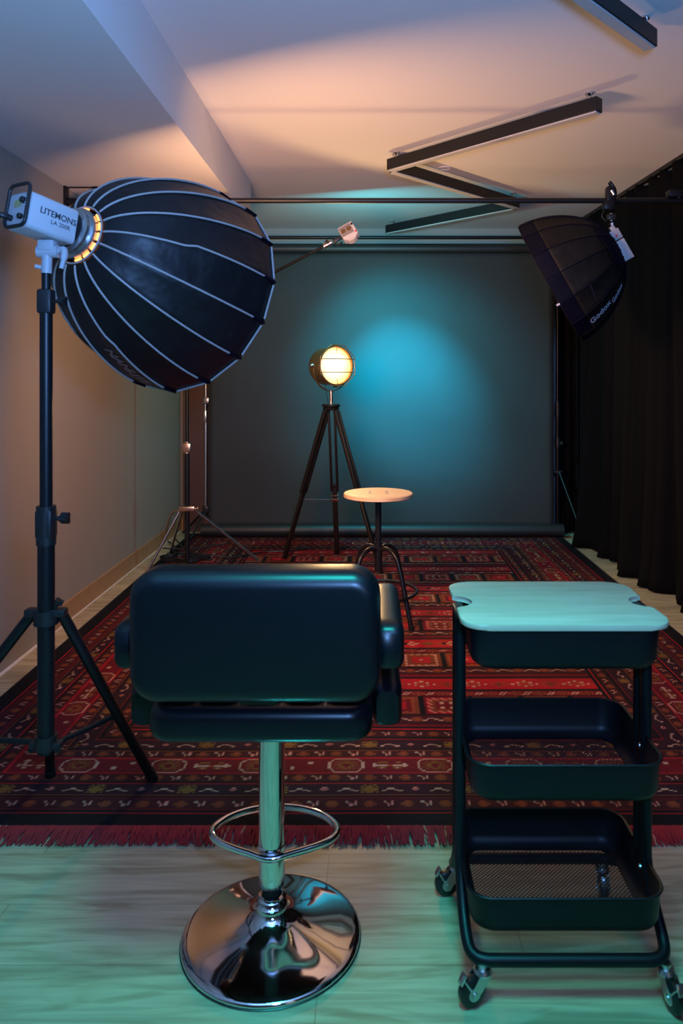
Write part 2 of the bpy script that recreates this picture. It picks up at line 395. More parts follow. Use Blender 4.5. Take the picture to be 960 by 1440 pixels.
    col[pm & (idx != 1) & (np.abs(cc) < .010) & (np.abs(vv) < .006)] = PAL['c']
    col[pm & (du < .012)] = PAL['k']
    # woven-in wear
    rng = np.random.default_rng(3)
    col *= (1+.22*(rng.random(n)-.5))[:, None]
    return np.clip(col, 0, 1)
ny1 = int((2.95-RY0)/.0048); ny2 = int((RY1-2.95)/.0072)
ys = np.concatenate([np.linspace(RY0, 2.95, ny1, endpoint=False), np.linspace(2.95, RY1, ny2)])
xs = np.linspace(RX0, RX1, int((RX1-RX0)/.0056))
GX, GY = np.meshgrid(xs, ys); nxx, nyy = len(xs), len(ys)
GZ = .009+.0012*np.sin(GX*5+GY*3)+.0010*np.sin(GY*7.3)
co = np.stack([GX, GY, GZ], -1).reshape(-1, 3)
ii = np.arange((nyy-1)*nxx).reshape(nyy-1, nxx)[:, :-1].ravel()
quads = np.stack([ii, ii+1, ii+1+nxx, ii+nxx], -1)
me = bpy.data.meshes.new('rug_pile')
me.vertices.add(len(co)); me.vertices.foreach_set('co', co.ravel().astype('f'))
me.loops.add(quads.size); me.loops.foreach_set('vertex_index', quads.ravel().astype('i'))
me.polygons.add(len(quads)); me.polygons.foreach_set('loop_start', (np.arange(len(quads))*4).astype('i')); me.polygons.foreach_set('loop_total', np.full(len(quads), 4, 'i'))
me.update(calc_edges=True)
at = me.color_attributes.new('weave', 'FLOAT_COLOR', 'POINT')
rc = rug_color(co[:, 0], co[:, 1]); at.data.foreach_set('color', np.concatenate([rc, np.ones((len(rc), 1))], 1).ravel().astype('f'))
m = bpy.data.materials.new('woven_wool'); m.use_nodes = True; nt = m.node_tree; p = nt.nodes['Principled BSDF']
an = nt.nodes.new('ShaderNodeVertexColor'); an.layer_name = 'weave'
tc = nt.nodes.new('ShaderNodeTexCoord'); nz = nt.nodes.new('ShaderNodeTexNoise'); nz.inputs['Scale'].default_value = 6; nz.inputs['Detail'].default_value = 5
nt.links.new(tc.outputs['Object'], nz.inputs['Vector'])
rr = nt.nodes.new('ShaderNodeValToRGB'); rr.color_ramp.elements[0].position = .3; rr.color_ramp.elements[0].color = (.75, .75, .8, 1); rr.color_ramp.elements[1].position = .7; rr.color_ramp.elements[1].color = (1.2, 1.15, 1.1, 1)
nt.links.new(nz.outputs['Fac'], rr.inputs[0])
mu = nt.nodes.new('ShaderNodeMix'); mu.data_type = 'RGBA'; mu.blend_type = 'MULTIPLY'; mu.inputs[0].default_value = 1
nt.links.new(an.outputs[0], mu.inputs[6]); nt.links.new(rr.outputs[0], mu.inputs[7]); nt.links.new(mu.outputs[2], p.inputs['Base Color'])
p.inputs['Roughness'].default_value = .9; p.inputs['Specular IOR Level'].default_value = .2
n2 = nt.nodes.new('ShaderNodeTexNoise'); n2.inputs['Scale'].default_value = 260; nt.links.new(tc.outputs['Object'], n2.inputs['Vector'])
bp = nt.nodes.new('ShaderNodeBump'); bp.inputs['Strength'].default_value = .6; bp.inputs['Distance'].default_value = .003
nt.links.new(n2.outputs['Fac'], bp.inputs['Height']); nt.links.new(bp.outputs[0], p.inputs['Normal'])
M['wool'] = m; me.materials.append(m)
me.polygons.foreach_set('use_smooth', [True]*len(me.polygons))
rug = thing('patterned_rug', 'large red and black tribal patterned rug covering most of the oak floor', 'rug', ((RX0+RX1)/2, (RY0+RY1)/2, 0))
ro = bpy.data.objects.new('rug_pile', me); C.objects.link(ro); ro.parent = rug; ro.location = -Vector(rug.location)
# bound edge (thickness) and fringe
b = MB()
for (x0, y0, x1, y1) in ((RX0, RY0, RX1, RY0), (RX1, RY0, RX1, RY1), (RX1, RY1, RX0, RY1), (RX0, RY1, RX0, RY0)):
    b.cyl((x0, y0, .0055), (x1, y1, .0055), .0055, seg=8)
b.build('bound_edge', mat('black_binding', (.010, .008, .012), .9), rug)
M['fringe'] = mat('red_wool_fringe', (.30, .010, .018), .9, noise=(40, .5)); M['fringe2'] = mat('pale_fringe_tips', (.42, .22, .14), .9)
b = MB(); b2 = MB()
x = RX0
while x < RX1:
    ln = .072*random.uniform(.86, 1.08); dx = random.uniform(-.018, .018)+.008*math.sin(x*9); wd = random.uniform(.0045, .008)
    t = b2 if (random.random() < .05 and math.sin(x*11) > .2) else b
    p0 = Vector((x, RY0+.004, .010)); p1 = Vector((x+dx*.5, RY0-ln*.5, .010+random.uniform(-.002, .006))); p2 = Vector((x+dx, RY0-ln, .003+random.uniform(0, .003)))
    for k_ in range(1): t.tube([p0, p1, p2], [wd*.6, wd*.6, wd*.25], 5)
    x += .0026
fr = b.build('fringe', M['fringe'], rug); fr['kind'] = 'stuff'
f2 = b2.build('fringe', M['fringe2'], rug); f2['kind'] = 'stuff'; f2['label'] = 'pale knotted fringe tips'

# ------------------------------------------------------------------ ceiling strip lights
def strip_light(a, b_, label):
    a = Vector((*a, 2.54)); b_ = Vector((*b_, 2.54)); dr = (b_-a).normalized(); ln = (b_-a).length
    t = thing('linear_ceiling_light', label, 'ceiling light', (a+b_)/2, 0, 'black linear ceiling lights')
    R = Matrix.Rotation(math.atan2(dr.y, dr.x), 3, 'Z'); c = (a+b_)/2
    mb = MB(); mb.box(c+Vector((0, 0, .003)), (ln, .052, .064), R, .002); hs = mb.build('housing', M['black_metal'], t, False)
    mb = MB(); mb.box(c+Vector((0, 0, -.031)), (ln-.012, .042, .008), R, .002); mb.build('diffuser', M['strip_diff'], t, False)
    for q in (a+dr*.02, b_-dr*.02):
        mb = MB(); mb.box(q, (.003, .046, .05), R); o = mb.build('end_cap', M['grey_plastic'], t, False)
    for q in (a+dr*.05, b_-dr*.05):
        h = MB(); h.lathe([(.018, 2.602), (.018, 2.609), (.006, 2.611)], (q.x, q.y, 0), seg=20)
        h.cyl((q.x, q.y, 2.57), (q.x+.012, q.y, 2.605), .003, seg=8); h.cyl((q.x, q.y, 2.57), (q.x-.012, q.y, 2.605), .003, seg=8)
        h.cyl((q.x, q.y, 2.572), (q.x, q.y, 2.585), .007, seg=10)
        h.build('ceiling_hook', M['steel'], t)
strip_light((1.02, 2.69), (.13, 1.80), 'black linear ceiling light nearest the camera, cut by the top edge of the picture')
strip_light((1.03, 3.32), (.115, 4.27), 'long black linear ceiling light forming the upper arm of the zigzag')
strip_light((.13, 4.29), (1.03, 5.20), 'black linear ceiling light forming the middle arm of the zigzag')
strip_light((1.02, 5.23), (.145, 6.10), 'black linear ceiling light nearest the backdrop, lowest arm of the zigzag')
mb = MB(); q = px(625, 233, 4.55)
mb.tube([(q.x+.035*math.cos(t), q.y+.035*math.sin(t), 2.607) for t in [2*PI*k_/32 for k_ in range(32)]], .003, 8, True)
mb.lathe([(.034, 2.608), (.034, 2.609)], (q.x, q.y, 0)); tag(mb.build('ceiling_ring', M['ceiling']), 'small flat white round cover on the ceiling inside the zigzag lights', 'ceiling cover')

# ------------------------------------------------------------------ overhead cross rail
YR, ZR = 3.98, 2.27
t = thing('overhead_rail', 'dark metal rail spanning the room wall to wall below the ceiling', 'rail', (0, YR, ZR))
mb = MB(); mb.cyl((XL+.01, YR, ZR), (1.72, YR, ZR), .0145); mb.build('rail_tube', M['black_metal'], t)
mb = MB(); mb.box((XL+.006, YR, ZR+.02), (.012, .05, .15), bev=.002); mb.box((XL+.08, YR, ZR-.012), (.15, .05, .02), bev=.003)
mb.cyl((XL+.01, YR, ZS-.004), (XL+.165, YR, ZS-.004), .004); mb.box((XL+.165, YR, ZS-.026), (.03, .03, .05), bev=.003)
mb.build('wall_bracket', M['black_metal'], t)
mb = MB(); mb.box((1.665, YR, ZR+.035), (.13, .06, .035), bev=.004); mb.box((1.62, YR, ZR+.035), (.012, .05, .03), bev=.002); mb.cyl((1.665, YR, ZR), (1.665, YR, ZR+.04), .012); mb.build('end_mount', M['black_metal'], t)

# ------------------------------------------------------------------ curtains
def pleats(name, P0, P1, amp, n, z0, z1, label, flare=.05, seedv=1, normal=(-1, 0, 0)):
    rng = random.Random(seedv); nu = n*18; nv = 36; nrm = Vector(normal)
    P0 = Vector(P0); P1 = Vector(P1); ph = [rng.uniform(-1.3, 1.3) for _ in range(n+2)]; am = [rng.uniform(.35, 1.45) for _ in range(n+2)]
    mb = MB(); rings = []
    for j in range(nv+1):
        v = j/nv; z = z0+(z1-z0)*v; row = []
        lowf = max(0, 1-v*1.25)
        for i in range(nu+1):
            u = i/nu*n; k_ = int(u); fr_ = u-k_; a = am[k_]*(1-fr_)+am[k_+1]*fr_; pp = ph[k_]*(1-fr_)+ph[k_+1]*fr_
            th = 2*PI*u+pp*(1+lowf*1.2)+.35*math.sin(3*v+k_*.0)
            off = amp*a*(math.sin(th)+.25*math.sin(2.1*th+1+v))*(.55+.6*lowf)+flare*lowf**2.4*(1+.4*math.sin(u*2.3+1))
            if v < .06: off += .03*(1-v/.06)*(.6+.5*math.sin(u*4.1))
            off += .045*lowf**2*math.sin(u*1.13+.8)+.03*lowf**3*math.sin(u*2.7)
            s_ = P0+(P1-P0)*(i/nu)
            row.append(s_+nrm*off+Vector((0, 0, z+(.012*math.sin(th*1.0) if j == nv else 0)+(.006*math.sin(u*5) if j == 0 else 0))))
        rings.append(row)
    mb.ring_surface(rings, wrap=False, caps=False)
    o = mb.build(name, M['curtain'], recalc=False); sm = o.modifiers.new('thick', 'SOLIDIFY'); sm.thickness = .004
    return tag(o, label, 'curtain')
pleats('blackout_curtain', (2.0, .9, 0), (1.715, 6.0, 0), .042, 30, .012, 2.575, 'floor length black pleated curtain hanging along the right wall', .015, 5)
pleats('blackout_curtain', (1.60, 6.34, 0), (1.98, 6.32, 0), .015, 5, .012, 2.50, 'narrow black curtain in the far right corner behind the backdrop edge', .0, 9, (0, -1, 0))
mb = MB(); mb.box((1.857, 3.45, 2.596), (.03, 5.1, .026), Matrix.Rotation(.0558, 3, 'Z')); tag(mb.build('curtain_track', M['black_metal'], smooth=False), 'black ceiling track carrying the long black curtain', 'curtain track')

# ------------------------------------------------------------------ backdrop
t = thing('paper_backdrop', 'wide charcoal paper backdrop hanging against the back wall, lit teal', 'backdrop', (.1, 6.15, 0))
rings = []
for j in range(41):
    z = .07+(2.37-.07)*j/40; row = []
    for i in range(61):
        X_ = -1.34+2.865*i/60
        e = abs(i/60-.5)*2
        row.append((X_, 6.15+.006*math.sin(X_*3.1+z*2)+.005*math.sin(X_*7+z*5)*e+.004*math.sin(z*9+X_)-.012*e**6, z))
    rings.append(row)
mb = MB(); mb.ring_surface(rings, wrap=False, caps=False); o = mb.build('paper_sheet', M['paper'], t, recalc=False); o.modifiers.new('thick', 'SOLIDIFY').thickness = .0015
mb = MB(); mb.cyl((-1.37, 6.16, 2.395), (1.56, 6.16, 2.395), .042, seg=32); mb.build('top_roll', M['rollpaper'], t)
mb = MB(); mb.lathe([(.0, 0), (.03, 0), (.052, .001), (.052, 2.979), (.03, 2.98), (0, 2.98)], (-1.388, 6.10, .063), (1, 0, 0), 36); mb.build('bottom_roll', M['rollpaper'], t)
mb = MB(); mb.cyl((-1.5, 6.22, 2.50), (1.62, 6.22, 2.50), .014); tag(mb.build('backdrop_crossbar', M['black_metal']), 'slim black horizontal bar above the backdrop roll', 'bar')
def bolt_knob(mb, p, d, r=.018, l=.04):
    p = Vector(p); d = Vector(d).normalized(); mb.cyl(p, p+d*l*.6, r*.35, seg=10)
    u, v, _ = basis(d)
    for k_ in range(3):
        a = 2*PI*k_/3; mb.cyl(p+d*l*.5+(u*math.cos(a)+v*math.sin(a))*r*.6, p+d*l+(u*math.cos(a)+v*math.sin(a))*r*.6, r*.5, seg=10)
    mb.cyl(p+d*l*.5, p+d*l, r*.7, seg=12)
# right backdrop stand
t = thing('backdrop_stand', 'thin black backdrop stand at the right edge of the backdrop', 'light stand', (1.57, 6.20, 0))
X0 = 1.572; Y0 = 6.20
mb = MB(); mb.cyl((X0, Y0, .06), (X0, Y0, 1.1), .015); mb.cyl((X0, Y0, 1.1), (X0, Y0, 2.5), .010); mb.build('pole', M['black_metal'], t)
mb = MB(); mb.cyl((X0, Y0, 1.0), (X0, Y0, 1.12), .019); mb.build('tube_joint', M['black_plastic'], t)
mb = MB(); mb.cyl((X0, Y0, .74), (X0, Y0, .82), .021); bolt_knob(mb, (X0, Y0, .77), (1, -.2, 0)); mb.build('collar', M['black_plastic'], t)
mb = MB(); mb.box((X0, Y0, .53), (.07, .05, .03), bev=.005); bolt_knob(mb, (X0, Y0-.0, .53), (-1, -.3, 0)); mb.build('leg_hub', M['black_plastic'], t)
for fx, fy in ((1.69, 5.78), (1.30, 6.24), (1.60, 6.26)):
    mb = MB(); mb.cyl((X0+(fx-X0)*.07, Y0+(fy-Y0)*.07, .53), (fx, fy, .01), .009); mb.build('leg', M['black_metal'], t)
# left backdrop stand
t = thing('backdrop_stand', 'grey metal backdrop stand with clamp beside the brown door frame', 'light stand', (-1.365, 6.24, 0))
X0, Y0 = -1.375, 6.20
mb = MB(); mb.cyl((X0, Y0, .2), (X0, Y0, 1.1), .014); mb.cyl((X0, Y0, 1.1), (X0, Y0, 2.5), .010); mb.build('pole', M['steel'], t)
mb = MB(); mb.cyl((X0+.03, Y0, .22), (X0+.03, Y0, 2.4), .006); mb.build('chain_cord', M['black_plastic'], t)
mb = MB(); mb.box((X0+.01, Y0-.02, 1.13), (.05, .04, .05), bev=.006); mb.cyl((X0, Y0-.02, 1.1), (X0, Y0-.02, 1.04), .008); mb.box((X0, Y0-.02, 1.0), (.025, .03, .10), bev=.006); bolt_knob(mb, (X0+.03, Y0-.02, 1.12), (1, 0, 0), .014, .03); mb.build('clamp', M['steel'], t)
mb = MB(); mb.box((X0, Y0, .22), (.05, .05, .06), bev=.008); mb.build('leg_hub', M['black_plastic'], t)
for fx, fy in ((-1.46, 6.04), (-1.58, 6.25), (-1.30, 6.26)):
    mb = MB(); mb.cyl((X0, Y0, .22), (fx, fy, .012), .008); mb.build('leg', M['black_metal'], t)

# ------------------------------------------------------------------ softbox builder
def soft_profile(s, p=2.0, q=None): return (1-(1-s)**p)**(1/(q or p))
def softbox_surf(Mc, d, u, v, R, L, r0, pw, qw=None):
    Mc, d, u, v = map(Vector, (Mc, d, u, v))
    def f(s, ang, off=0, n=16, ph=0):          # s: 0 at the speed ring, 1 at the mouth; flat fabric between ribs
        r = r0+(R-r0)*soft_profile(s, pw, qw)
        k_ = (ang-ph)/(2*PI/n); fr_ = k_-math.floor(k_)
        half = PI/n; a = (fr_-.5)*2*half
        rr = (r*math.cos(half)/math.cos(a))*(1-.02*math.sin(PI*fr_)*math.sin(PI*s))+off
        return Mc-d*L*(1-s)+(u*math.cos(ang)+v*math.sin(ang))*rr
    return f
def frame(az, el):
    d = Vector((math.cos(el)*math.sin(az), math.cos(el)*math.cos(az), math.sin(el)))
    u = d.cross(Vector((0, 0, 1))).normalized(); v = u.cross(d); return d, u, v

# ------------------------------------------------------------------ big parabolic softbox (left)
AZ, EL = math.radians(25.714), math.radians(-13.322)
d, u, v = frame(AZ, EL); MC = Vector((-.6627, 2.6167, 1.6274)); R_, L_, R0_ = .3627, .4752, .0845; PH = math.radians(249.85); N = 16
surf = softbox_surf(MC, d, u, v, R_, L_, R0_, 1.593, 1.716)
CR = MC-d*L_
t = thing('parabolic_softbox', 'large round black softbox with grey piped ribs on the tall stand at left', 'softbox', tuple(CR))
rings = []
NS = 26; SUB = 6
for i in range(NS+1):
    s_ = (i/NS)**1.6
    rings.append([surf(s_, PH+2*PI*k_/(N*SUB), n=N, ph=PH) for k_ in range(N*SUB)])
for off in (.0, .03): rings.append([p_+d*(off+.002) for p_ in rings[NS]][:])
mb = MB(); mb.ring_surface(rings[:NS+1]+[rings[-1]], caps=False)
sh = mb.build('fabric_shell', M['softblack'], t, angle=60); sm = sh.modifiers.new('thick', 'SOLIDIFY'); sm.thickness = .003; sm.offset = -1
for k_ in range(N):
    a = PH+2*PI*k_/N; P_ = []
    for i in range(30):
        s_ = .001+(i/29)**1.6*.93; aa = a
        if k_ in (5, 2) and False: pass
        off = .0035
        P_.append(surf(s_, aa+1e-6, off, N, PH))
    if k_ in (1, 5):    # zipper jog where the panel opens
        kk = 16
        side = (u*-math.sin(a)+v*math.cos(a))
        P_ = P_[:kk]+[P_[kk]+side*.004]+[P_[j]+side*.010*max(0, 1-(j-kk)/12) for j in range(kk+1, 30)]
    mb = MB(); mb.tube(P_, .0033, 8); mb.build('rib_piping', M['piping'], t)
    c0 = surf(1, PH+2*PI*(k_+.08)/N, .003, N, PH)+d*.026; c1 = surf(1, PH+2*PI*(k_+.92)/N, .003, N, PH)+d*.026
    mb = MB(); mb.tube([c0, c1], .0036, 8); mb.build('rim_piping', M['piping'], t)
    mb = MB(); q = surf(.965, a+1e-6, .004, N, PH); q2 = surf(1, a+1e-6, .004, N, PH)+d*.03; mb.tube([surf(.93, a+1e-6, .004, N, PH), q, q2], .0045, 8); mb.build('rod_pocket', M['softnavy'], t)
mb = MB(); mb.lathe([(.001, 0), (R_*.955, 0), (R_*.955, .003), (.001, .003)], tuple(MC-d*.064), tuple(d), 64); mb.build('front_diffuser', M['diffuser'], t)
# speed ring
mb = MB(); mb.lathe([(.066, -.024), (.078, -.022), (.078, .004), (.070, .012), (.062, .012), (.062, -.024)], tuple(CR), tuple(d), 48); mb.lathe([(.058, -.045), (.070, -.040), (.070, -.02), (.058, -.02)], tuple(CR), tuple(d), 48); mb.build('speed_ring', M['steel'], t)
for k_ in range(16):
    a0 = PH+2*PI*(k_+.14)/16; a1 = PH+2*PI*(k_+.86)/16
    P_ = [CR-d*.005+(u*math.cos(a)+v*math.sin(a))*.0822 for a in [a0+(a1-a0)*q/4 for q in range(5)]]
    if k_ in (0, 7, 10, 13): pass
    else:
        mb = MB(); mb.tube(P_, .0032, 6); mb.build('glowing_gap', M['orange_glow'], t)
mb = MB(); mb.tube([CR-d*.004+(u*math.cos(a)+v*math.sin(a))*.0895 for a in [2*PI*q/64 for q in range(64)]], .0028, 8, True); mb.build('ring_piping', M['piping'], t)
# lettering on a low panel
def curved_text(body, size, sf, s_mid, ang_mid, mtl, par, n, ph, flip=1):
    mb = text_mesh(body, size, .0003, size*.02); e = .01       # runs along the ribs, measured on the fabric itself
    ks = (sf(s_mid+e, ang_mid, 0, n, ph)-sf(s_mid-e, ang_mid, 0, n, ph)).length/(2*e)
    ka = (sf(s_mid, ang_mid+e, 0, n, ph)-sf(s_mid, ang_mid-e, 0, n, ph)).length/(2*e)
    for vtx in mb.bm.verts:
        vtx.co = sf(min(max(s_mid+flip*vtx.co.x/ks, .01), .99), ang_mid+flip*vtx.co.y/ka, .0030+vtx.co.z, n, ph)
    return mb.build('lettering', mtl, par)
o = curved_text('NANLITE', .055, surf, .70, PH+PI/N, M['dimtext'], t, N, PH, 1); o['label'] = 'grey printed maker lettering'
light('softbox_light', 'AREA', tuple(MC-d*.055), tuple(MC+d*2), 54.0, (1.0, .50, .25), shape='DISK', size=.60)

# ------------------------------------------------------------------ LED lamp head
bc = Vector((-.962, 2.03, 1.773)); fc = CR-d*.035
ax = (fc-bc).normalized(); e1 = ax.cross(Vector((0, 0, 1))).normalized(); e2 = e1.cross(ax)
Rm = Matrix((e1, e2, ax)).transposed()
ln = (fc-bc).length-.015
t = thing('led_studio_light', 'white LED studio light head with rear handle on the tall left stand', 'studio light', tuple(bc))
mid = bc+ax*ln/2
mb = MB(); mb.pad(.098, .104, .014, 8, ln, mid, Rm, .004, 2)
mb.build('body_shell', M['white_shell'], t)
mb = MB(); mb.pad(.082, .085, .010, 8, .012, bc+ax*(ln+.006), Rm, .002); mb.lathe([(.055, 0), (.055, .03)], tuple(bc+ax*(ln)), tuple(ax)); mb.build('front_mount', M['black_metal'], t)
mb = MB(); mb.pad(.090, .094, .012, 8, .006, bc-ax*.002, Rm, .002); bp_ = mb.build('rear_panel', M['grey_plastic'], t)
mb = MB(); mb.pad(.030, .022, .003, 8, .003, bc-ax*.006+e1*-.002+e2*.018, Rm); mb.build('display', mat('small_lcd_screen', (.03, .03, .04), .2, emit=(.25, .5, .42), estr=.25), bp_)
for dx, dy, r in ((-.024, .024, .009), (-.022, -.022, .008)):
    mb = MB(); mb.lathe([(r, 0), (r, -.010), (r*.8, -.012), (.001, -.012)], tuple(bc-ax*.004-e1*dx*-1*-1+e2*dy), tuple(ax), 20); mb.build('dial', M['black_plastic'], bp_)
for q in range(4):
    mb = MB(); mb.box(bc-ax*.006-e1*.032*-1*-1+e1*.062+e2*(.034-.008*q)-e1*.0, (.010, .004, .003), Rm, .001); mb.build('button', M['white_shell'], bp_)
mb = MB(); hp = [bc-ax*.008+e1*a_+e2*(b2_+.012) for a_, b2_ in rrect(.092, .120, .018, 6)]
mb.tube(hp, .0052, 10, True); mb.build('handle', M['black_plastic'], t)
# side lettering (faces the room side, towards camera right)
def flat_text(body, size, pos, xa, ya, mtl, par, bold=0):
    mb = text_mesh(body, size, .0003, bold); xa = Vector(xa).normalized(); ya = Vector(ya).normalized(); za = xa.cross(ya)
    mb.bm.transform(Matrix.Translation(pos) @ Matrix((xa, ya, za)).transposed().to_4x4())
    return mb.build('lettering', mtl, par)
side = e1 if e1.y < 0 or True else -e1
SIDE = e1 if (e1.dot(Vector((0, 0, CAM_H))-bc) > 0) else -e1
xa = ax; ya = e2
if xa.cross(ya).dot(SIDE) < 0: xa = -xa
flat_text('LITEMONS', .025, mid+SIDE*.0495+ax*.012+e2*.008, ax, e2, M['darktext'], t, .0004)
flat_text('LA 200R', .018, mid+SIDE*.0495+ax*.022-e2*.014, ax, e2, M['darktext'], t)
# yoke joint with tilt handle
SX, SY = -.919, 2.10
mb = MB(); jt = Vector((SX+.005, SY, 1.672))
mb.cyl(jt+Vector((-.028, 0, 0)), jt+Vector((.03, 0, 0)), .018); mb.box(jt+Vector((0, 0, .016)), (.045, .04, .03), bev=.004)
mb.cyl(jt+Vector((-.002, 0, .0)), jt+Vector((-.004, 0, -.062)), .0145); mb.build('tilt_bracket', M['grey_plastic'], t)
mb = MB(); mb.tube(catmull([jt+Vector((.03, 0, .002)), jt+Vector((.046, -.004, .004)), jt+Vector((.050, -.01, -.015)), jt+Vector((.043, -.012, -.050))], 5), [.010]*12+[.007]*4, 12); mb.build('tilt_handle', M['grey_plastic'], t)
mb = MB(); mb.cyl(jt+Vector((-.012, 0, -.047)), jt+Vector((-.034, -.006, -.042)), .006); mb.build('lock_screw', M['grey_plastic'], t)
mb = MB(); q0 = bc-ax*.004+e2*-.022; q0 = q0+e1*(-.022 if e1.x < 0 else -.022)
mb.tube(catmull([q0, q0-ax*.03+Vector((-.01, 0, 0)), q0+Vector((-.12, -.06, .0)), q0+Vector((-.32, -.10, -.06)), q0+Vector((-.50, .0, -.5)), q0+Vector((-.56, .1, -1.70))], 8), [.0085]*8+[.006]*33, 10)
tag(mb.build('power_cable', M['black_plastic']), 'black power cable plugged into the back of the white studio light', 'cable')

# ------------------------------------------------------------------ tall light stand (left)
t = thing('light_stand', 'tall black light stand with spread legs at left carrying the big softbox', 'light stand', (SX, SY, 0))
mb = MB(); mb.cyl((SX, SY, .25), (SX, SY, .93), .0235, seg=24); mb.build('lower_tube', M['black_metal'], t)
mb = MB(); mb.cyl((SX, SY, .90), (SX, SY, 1.51), .0175, seg=24); mb.build('middle_tube', M['black_metal'], t)
mb = MB(); mb.cyl((SX, SY, 1.50), (SX, SY, 1.625), .0125, seg=24); mb.build('upper_tube', M['black_metal'], t)
mb = MB(); mb.box((SX, SY, .90), (.05, .05, .085), bev=.010); mb.cyl((SX, SY, .84), (SX, SY, .95), .027); bolt_knob(mb, (SX+.02, SY, .915), (1, -.1, 0), .016, .045); mb.build('collar', M['black_plastic'], t)
mb = MB(); mb.box((SX, SY, 1.53), (.042, .042, .07), bev=.008); bolt_knob(mb, (SX+.02, SY, 1.53), (1, -.15, 0), .014, .038); mb.build('collar', M['black_plastic'], t)
mb = MB(); mb.cyl((SX, SY, .615), (SX, SY, .655), .034); mb.box((SX, SY, .648), (.115, .035, .022), bev=.005); bolt_knob(mb, (SX+.03, SY-.01, .66), (.5, -.1, 1), .012, .03); mb.build('leg_hub', M['black_plastic'], t)
mb = MB(); mb.cyl((SX, SY, .262), (SX, SY, .30), .030); mb.box((SX, SY, .272), (.09, .03, .02), bev=.004); bolt_knob(mb, (SX-.03, SY, .265), (-.6, -1, -.1), .008, .02); bolt_knob(mb, (SX+.03, SY, .265), (.6, -1, -.1), .008, .02); mb.build('brace_hub', M['black_plastic'], t)
for (fx, fy), hx in (((-.704, 2.40), .04), ((-1.46, 2.15), -.045), ((-1.045, 2.42), -.01)):
    a = Vector((SX+hx, SY+.012, .64)); f_ = Vector((fx, fy, .012))
    mb = MB(); mb.cyl(a, f_, .0155, seg=16); lg = mb.build('leg', M['black_metal'], t)
    mb = MB(); mb.cyl(f_+(a-f_)*.045, f_-(a-f_).normalized()*.004, .0175, seg=16); mb.build('rubber_foot', M['rubber'], lg)
    q = a+(f_-a)*.58
    mb = MB(); mb.tube([Vector((SX+hx*.8, SY+.01, .275)), q], .008, 10); mb.build('brace', M['black_metal'], t)

# ------------------------------------------------------------------ boom stand with small white light
BX, BY = -1.255, 5.08
t = thing('boom_stand', 'slim black light stand with angled boom arm behind the big softbox', 'boom stand', (BX, BY, 0))
mb = MB(); mb.cyl((BX, BY, .06), (BX, BY, .86), .0175); mb.cyl((BX, BY, .8), (BX, BY, 1.75), .0125); mb.build('pole', M['black_metal'], t)
mb = MB(); mb.box((BX, BY-.004, .84), (.055, .045, .06), bev=.006); mb.cyl((BX, BY, .80), (BX, BY, .88), .023); mb.build('collar', M['copper'], t)
mb = MB(); mb.box((BX, BY, .42), (.11, .05, .035), bev=.006); bolt_knob(mb, (BX+.05, BY, .42), (1, 0, 0), .012, .03); mb.build('leg_hub', M['copper'], t)
for (fx, fy), hx in (((-.80, 5.28), .045), ((-1.50, 5.00), -.045), ((-1.47, 5.42), -.03)):
    mb = MB(); mb.cyl((BX+hx, BY, .415), (fx, fy, .018), .0095); lg = mb.build('leg', M['steel'], t)
    mb = MB(); mb.cyl((BX+hx*.5, BY, .14), (BX+(fx-BX)*.62, BY+(fy-BY)*.62, .16), .005); mb.build('brace', M['black_metal'], t)
LH = px(490, 327, 4.78)
tip = px(466, 341, 4.80); piv = Vector((BX, BY, 1.73)); dr = (tip-piv).normalized()
mb = MB(); mb.cyl(piv-dr*.28, tip, .0095); mb.build('boom_arm', M['black_metal'], t)
mb = MB(); mb.cyl(piv+Vector((0, -.03, 0)), piv+Vector((0, .03, 0)), .03); mb.box(piv, (.05, .04, .07), bev=.008); mb.build('boom_pivot', M['black_plastic'], t)
ba = (tip-px(455, 347, 4.80)).normalized()
mb = MB(); mb.cyl(px(455, 347, 4.8), px(466, 341, 4.8), .019); mb.build('spigot', M['copper'], t)
mb = MB(); mb.box(px(474, 337, 4.8), (.06, .03, .025), Matrix.Rotation(math.radians(-30), 3, 'Y'), .004); mb.cyl(px(458, 338, 4.79), px(462, 343, 4.79), .010); mb.tube(catmull([px(470, 341, 4.78), px(476, 344, 4.78), px(481, 340, 4.78)], 5), .006, 8); mb.build('tilt_joint', M['black_plastic'], t)
# head: a squarish box turned towards the backdrop
la = Vector((.20, .88, -.42)).normalized()
LR = Matrix.Rotation(math.radians(-31), 3, 'Y')
t = thing('compact_led_light', 'small white LED light head on the boom arm above the tripod lamp', 'studio light', tuple(LH))
ex = Vector((math.cos(math.radians(29)), 0, math.sin(math.radians(29)))); ez = Vector((-math.sin(math.radians(29)), 0, math.cos(math.radians(29))))
ey = Vector((0, 1, 0)); tq = Matrix.Rotation(math.radians(-24), 3, ex); ey = tq @ ey; ez = tq @ ez
LR = Matrix((ex, ey, ez)).transposed()
M['warm_lit'] = mat('warm_lit_white_shell', (.80, .74, .70), .45); M['warm_lit2'] = mat('vented_grey_back', (.34, .29, .27), .5)  # white shell: pinkish cast of the orange light put into its colour
mb = MB(); mb.box(LH, (.105, .06, .105), LR, .008, 3); mb.build('body_shell', M['warm_lit'], t)
mb = MB(); mb.box(LH-ey*.031-ex*.008+ez*.004, (.080, .004, .072), LR, .001); vp = mb.build('vent_panel', M['warm_lit2'], t)
for q in (-.02, .02):
    mb = MB(); mb.lathe([(.016, 0), (.016, .002), (.001, .002)], tuple(LH-ey*.033-ex*.008+ex*q+ez*.004), tuple(-ey), 24); mb.build('fan_grille', M['bronze'], vp)
